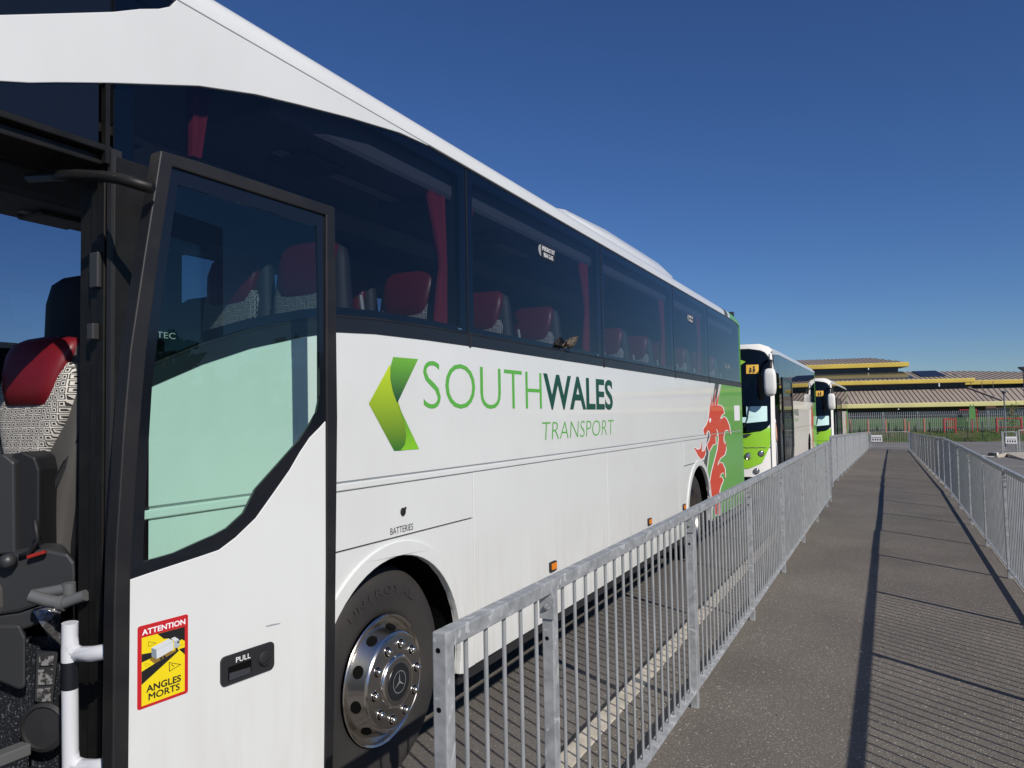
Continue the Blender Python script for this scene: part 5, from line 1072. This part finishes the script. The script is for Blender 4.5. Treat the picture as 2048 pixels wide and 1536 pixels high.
# grassy bank
VZ = [(15.4, -.83), (13.8, -.74), (12, -.58), (10, -.26), (8, .12), (6, .50), (3, .88), (-2, .96), (-60, .98)]
def bz_(v):
    for (a, z0), (b_, z1) in zip(VZ, VZ[1:]):
        if b_ <= v <= a: return z0 + (z1 - z0) * (a - v) / (a - b_)
    return VZ[0][1]
mb = MB(); us = [UL - 30 + 1.5 * k for k in range(72)]; vv = [15.4 - .7 * k for k in range(9)]
vs = [B(u, v, bz_(v) + (random.uniform(-.06, .08) if v < 15 else -.02)) for v in vv for u in us]; n = len(us)
mb.add(vs, [(i * n + k, i * n + k + 1, (i + 1) * n + k + 1, (i + 1) * n + k) for i in range(len(vv) - 1) for k in range(n - 1)]); tag(mb.build('grass_bank', 'grass', smooth=True), kind='structure')
mb = MB(); vv = [9.8, 8, 6, 3, -2, -60]; vs = [B(u, v, bz_(v) - (.03 if v == 9.8 else 0)) for v in vv for u in (UL - 30, 77)]
mb.add(vs, [(2 * i, 2 * i + 1, 2 * i + 3, 2 * i + 2) for i in range(len(vv) - 1)]); tag(mb.build('lawn', 'lawn'), kind='structure')
mb = MB(); rg = random.Random(3)
for _ in range(9000):
    u = rg.uniform(-6, 26); v = rg.uniform(9.0, 15.2); h = rg.uniform(.10, .34) * (1.15 if rg.random() < .3 else .8); z = bz_(v); dx = rg.uniform(-.12, .12); w_ = rg.uniform(.03, .09)
    mb.add([B(u, v, z - .03), B(u + w_, v, z - .03), B(u + w_ / 2 + dx, v + rg.uniform(-.1, .1), z + h)], [(0, 1, 2)])
tag(mb.build('rough_grass', 'grass'), 'rough unmown grass along the foot of the bank', 'grass', kind='stuff')
# palisade fence
pf = thing('palisade_fence', B(8, 9.3, bz_(9.3)), 'tall pale grey palisade fence across the grassy bank in front of the low building', 'fence')
zb = bz_(9.3) - .05; mb = MB(); k = 0; u = -12.0
while u < 34:
    mb.add([B(u, 9.3, zb), B(u + .035, 9.33, zb), B(u + .07, 9.3, zb), B(u + .07, 9.3, zb + 1.72), B(u + .035, 9.33, zb + 1.80), B(u, 9.3, zb + 1.72)], [(0, 1, 4, 5), (1, 2, 3, 4)]); u += .155
mb.build('pales', 'palisade', pf)
mb = MB()
for z in (.3, 1.4): mb.box(-12, 34, 9.22, 9.27, zb + z, zb + z + .05, B)
mb.build('rail', 'palisade', pf)
mb = MB(); u = -12
while u < 34: mb.box(u, u + .08, 9.1, 9.2, zb, zb + 1.75, B); u += 2.75
mb.build('posts', 'palisade', pf)
# low green wire fence
wf_ = thing('wire_fence', B(8, 14.6, bz_(14.6)), 'dark green wire mesh fence between the car park and the bank', 'fence')
zb = bz_(14.6) - .03
for px_ in [(5.11,-0.70),(7.67,-0.73),(8.97,-0.74)]: MB().box(px_[0] - .03, px_[0] + .03, 14.57, 14.63, zb, zb + 1.55, B).build('post', 'green_wire', wf_)
for u in (-11, -8, -5, -2, .9, 3.9, 6.6): MB().box(u - .03, u + .03, 14.57, 14.63, zb, zb + 1.55, B).build('post', 'green_wire', wf_)
mb = MB()
for k in range(8): mb.box(-12, 26, 14.598, 14.603, zb + .05 + k * .2, zb + .055 + k * .2, B)
for k in range(380): mb.box(-12 + k * .1, -11.997 + k * .1, 14.6, 14.605, zb, zb + 1.5, B)
mb.build('mesh', 'green_wire', wf_)
# reddish posts, play frames
tp = [(-1.06,-0.14),(0.39,-0.16),(1.81,-0.18),(3.30,-0.19),(3.61,-0.20),(4.83,-0.21)]
tl_ = ['leftmost reddish timber post in front of the palisade fence', 'reddish timber post, second from the left in front of the palisade fence', 'reddish timber post, third from the left in front of the palisade fence',
       'reddish timber post just left of the thinner one in front of the palisade fence', 'thin reddish timber post close beside a thicker one', 'reddish timber post next to the small red play frame']
for (u, z), l in zip(tp, tl_):
    k = thing('timber_post', B(u, 9.9, bz_(9.9)), l, 'post', 'reddish posts along the palisade fence'); MB().box(u - .055, u + .055, 9.85, 9.95, bz_(9.9) - .05, bz_(9.9) + (1.22 if 'thin ' not in l else .95), B).build('shaft', 'timber_red', k, bevel=.01)
def frame_(px0, px1, v, r_top, r_mid, label, slats=0):
    (u0, zt), (u1, zm) = px0, px1; zb = bz_(v) - .03; t = thing('climbing_bars', B((u0 + u1) / 2, v, zb), label, 'play frame')
    for u in (u0, u1): MB().box(u - .06, u + .06, v - .06, v + .06, zb, zt, B).build('upright', 'red_paint', t, bevel=.01)
    MB().box(u0 + .06, u1 - .06, v - .05, v + .05, zt - .12, zt - .01, B).build('top_bar', 'red_paint', t, bevel=.01); MB().box(u0 + .06, u1 - .06, v - .05, v + .05, zm - .10, zm, B).build('lower_bar', 'red_paint', t, bevel=.01)
    if slats:
        mb = MB()
        for k in range(1, slats): u = u0 + (u1 - u0) * k / slats; mb.box(u - .02, u + .02, v - .02, v + .02, zm, zt - .12, B)
        mb.build('bars', 'red_paint', t)
    return t
q = [(6.23,0.96),(7.08,0.23)]; frame_(q[0], q[1], 10.4, 0, 0, 'small square red play frame with bars in front of the palisade fence', 5)
q = [(10.13,0.94),(11.94,0.20)]; frame_(q[0], q[1], 10.6, 0, 0, 'wide red play frame behind the tall lamp post')
q = [(7.57,1.70),(8.87,1.67),(8.49,0.79),(8.28,2.15),(8.76,0.87)]
t = thing('play_sculpture', B(q[2][0], 10, bz_(10)), 'green leaf-shaped play sculpture on thin red poles standing above the palisade fence', 'sculpture'); zb = bz_(10)
for u in (q[1][0], q[2][0]): MB().box(u - .03, u + .03, 9.97, 10.03, zb, q[0][1], B).build('pole', 'red_paint', t)
MB().box(q[0][0], q[1][0] - .035, 9.97, 10.03, q[0][1] - .07, q[0][1], B).build('crossbar', 'red_paint', t)
MB().poly([(q[3][0], q[4][1]), (q[4][0], q[4][1]), (q[4][0], q[0][1] - .1), ((q[3][0] + q[4][0]) / 2 + .12, q[3][1]), ((q[3][0] + q[4][0]) / 2, q[0][1] + .1), ((q[3][0] + q[4][0]) / 2 - .12, q[3][1]), (q[3][0], q[0][1] - .1)], lambda u, v, d: B(u, 10.06 - d, v), 0, .04).build('leaf_panel', 'play_green', t)
q = [(-1.84,0.97),(-1.31,0.78)]
t = thing('red_canopy', B(q[0][0] + .3, 9.9, bz_(9.9)), 'small slanting red canopy at the left end of the bank beside the farthest coach', 'canopy')
MB().add([B(q[0][0] - .3, 9.9, q[0][1] + .05), B(q[1][0] + .1, 9.9, q[1][1] - .1), B(q[1][0], 9.2, q[1][1]), B(q[0][0] - .3, 9.2, q[0][1] + .15)], [(0, 1, 2, 3)]).build('canopy_sheet', 'red_paint', t)
for u in (q[0][0], q[1][0] - .05): MB().box(u - .03, u + .03, 9.5, 9.56, bz_(9.5), q[1][1] + .05, B).build('pole', 'timber_red', t)
# lamp posts
def lamp(head, zb, w_, label):
    x, y, z = head; t = thing('lamp_post', (x, y, zb), label, 'lamp post')
    MB().lathe([(.07, 0), (.07, .9), (.045, .95), (.04, z - zb - .1), (.03, z - zb)], (x, y, zb), (0, 0, 1), 14).build('pole', 'lamp_grey', t, smooth=True, autos=40)
    MB().lathe([(.035, -.22), (.06, -.18), (w_, -.02), (w_ + .01, .0), (w_, .03), (0, .05)], (x, y, z), (0, 0, 1), 20).build('lantern', 'lamp_grey', t, smooth=True, autos=35)
lamp([(5.952,44.351,3.716)][0], -.55, .24, 'tall lamp post with a funnel-shaped lantern at the right edge of the car park')
lamp([(6.809,59.391,2.846)][0], -.85, .16, 'shorter and more distant lamp post with a small funnel-shaped lantern, left of the tall one')
# sapling
c0 = Vector([(8.113,66.944,-0.647)][0]); c0.z = -.80; t = thing('young_tree', tuple(c0), 'spindly young tree with thin leaves beside the tall lamp post', 'tree'); rg = random.Random(5)
tr = MB().tube([c0, c0 + Vector((.05, 0, 1.0)), c0 + Vector((-.02, 0, 2.0)), c0 + Vector((.02, 0, 2.75))], [.03, .022, .014, .006], 6)
tips = []
for k in range(11):
    h = .7 + k * .18; a = k * 2.4; p = c0 + Vector((0, 0, h)); e = p + Vector((math.cos(a) * (.5 - .02 * k), math.sin(a) * .4, .3)); tr.tube([p, p * .5 + e * .5 + Vector((0, 0, .05)), e], [.012, .008, .004], 5); tips += [p * .4 + e * .6, e]
tr.build('trunk', 'bark', t); lf = MB()
for _ in range(620):
    p = rg.choice(tips) + Vector((rg.gauss(0, .13), rg.gauss(0, .13), rg.gauss(0, .12))); a = Vector((rg.uniform(-1, 1), rg.uniform(-1, 1), rg.uniform(-1, 1))).normalized() * .05; b_ = a.cross(Vector((rg.uniform(-1, 1), rg.uniform(-1, 1), rg.uniform(-1, 1)))).normalized() * .028
    lf.add([p - a, p + b_, p + a, p - b_], [(0, 1, 2, 3)])
lf.build('crown', 'leaves', t)
# car park: kerbed islands, a painted patch and lines, a further barrier with a notice
q = [(4.313,40.757),(4.837,42.109),(4.886,37.453),(4.580,35.149)]
a, b_ = Vector((*q[0], 0)), Vector((*q[1], 0)); c = Vector((*q[2], 0)); d = (c - b_)
mb = MB(); zt = -.40; pts_ = [a, b_, b_ + d * 2.2, b_ + d * 2.2 + Vector((6, 5, 0)), a + Vector((7, 6, 0)), a + Vector((.5, 2.2, 0))]
k = len(pts_); mb.add([(p.x, p.y, -.62) for p in pts_] + [(p.x, p.y, zt) for p in pts_], [tuple(range(k, 2 * k))] + [(i, (i + 1) % k, k + (i + 1) % k, k + i) for i in range(k)]); tag(mb.build('traffic_island', 'kerb', bevel=.02), kind='structure')
q2 = [(3.783,42.886),(4.116,40.730),(4.353,42.048),(4.041,43.867)]; tag(MB().add([(x, y, gz(y) + .004) for x, y in q2], [(0, 1, 2, 3)]).build('painted_patch', 'paint_line'), kind='structure')
q3 = [(4.216,42.479),(4.541,43.443)]; ws = thing('kerb_block', (*q3[0], gz(q3[0][1])), 'small dark kerb block with a pale end lying on the car park surface', 'kerb block')
p0, p1 = Vector((*q3[0], gz(q3[0][1]) + .07)), Vector((*q3[1], gz(q3[1][1]) + .07)); MB().bar(p0, p0 * .3 + p1 * .7, .22, .16).build('block', 'black_rubber', ws, bevel=.02); MB().bar(p0 * .3 + p1 * .7, p1, .22, .16).build('pale_end', 'sign_white', ws, bevel=.02)
for i, pr in enumerate(([(2.721,22.414),(2.893,22.301)], [(2.142,34.681),(3.013,33.111)])):
    a, b_ = [Vector((x, y, 0)) for x, y in pr]; d = (b_ - a).normalized() * 2.4; s_ = Vector((-d.y, d.x, 0)).normalized() * .05; e = b_ + d
    tag(MB().add([(p.x, p.y, gz(p.y) - .006) for p in (a - s_, e - s_, e + s_, a + s_)], [(0, 1, 2, 3)]).build('parking_line', 'paint_line'), kind='structure')
gp = [(4.842,43.439,-0.440),(5.437,43.742,-0.510)]
g2 = gate(gp[0][0], gp[1][0], (gp[0][1] + gp[1][1]) / 2, -.52, 'small galvanised barrier gate with a white notice on the right across the car park')
notice((gp[0][0] + gp[1][0]) / 2 + .06, (gp[0][1] + gp[1][1]) / 2 - .04, -.52 + .52, .46, .34, 'small white printed notice fixed to the barrier gate in the car park on the right')
for k in range(3):
    d2 = dup(base, (gp[1][0] + .10 + k * PIT * .97, (gp[0][1] + gp[1][1]) / 2 + k * PIT * .25, -.42), 'galvanised barrier panel in the car park, %s to the right of the gate there' % ['first', 'second', 'third'][k], -R(75)); d2['group'] = 'barrier panels in the car park beyond the footpath'

# tree belt to the right of the car park: out of the frame, mirrored in the coach sides and the polished wheel
mb = MB(); rg = random.Random(11)
for k in range(60):
    cy = -70 + k * 3.1; cx = 52 + rg.uniform(-3, 3); h = rg.uniform(5, 9.5); r_ = rg.uniform(2.5, 4)
    for _ in range(90):
        a = rg.uniform(0, 6.283); e = math.acos(rg.uniform(-1, 1)); q = r_ * rg.uniform(.6, 1); p = Vector((cx + q * math.sin(e) * math.cos(a), cy + q * math.sin(e) * math.sin(a), h * .55 + h * .42 * math.cos(e)))
        u_ = Vector((rg.uniform(-1, 1), rg.uniform(-1, 1), rg.uniform(-1, 1))).normalized() * .8; w_ = u_.cross(Vector((rg.uniform(-1, 1), rg.uniform(-1, 1), rg.uniform(-1, 1)))).normalized() * .7; mb.add([p - u_, p + w_, p + u_, p - w_], [(0, 1, 2, 3)])
tag(mb.build('tree_belt', 'leaves'), 'belt of trees beyond the car park, outside the right edge of the picture', 'trees', kind='stuff')

# crumbs of grit and dry leaf along the fence feet
mb = MB(); rg = random.Random(8)
for _ in range(260):
    y = 1.5 + 22 * rg.random() ** 1.6; x = rg.choice((rg.gauss(.93, .05), rg.gauss(-1.16, .06), rg.uniform(-1.2, .95))) ; z = pz(x, y); s_ = rg.uniform(.003, .009) * (1.6 if rg.random() < .08 else 1); a = rg.uniform(0, 6.28)
    if not -1.34 < x < 1.0: continue
    ps = [(x + s_ * math.cos(a + q) * (1.5 if q in (0, 3.14) else .8), y + s_ * math.sin(a + q) * (1.5 if q in (0, 3.14) else .8), z + .001 + (s_ * .6 if q > 2 else 0)) for q in (0, 1.57, 3.14, 4.71)]
    mb.add(ps + [(x, y, z - .002)], [(0, 1, 2, 3), (0, 4, 1), (1, 4, 2), (2, 4, 3), (3, 4, 0)])
tag(mb.build('grit', 'litter'), 'crumbs of grit and dry leaf scattered on the footpath', 'grit', kind='stuff')
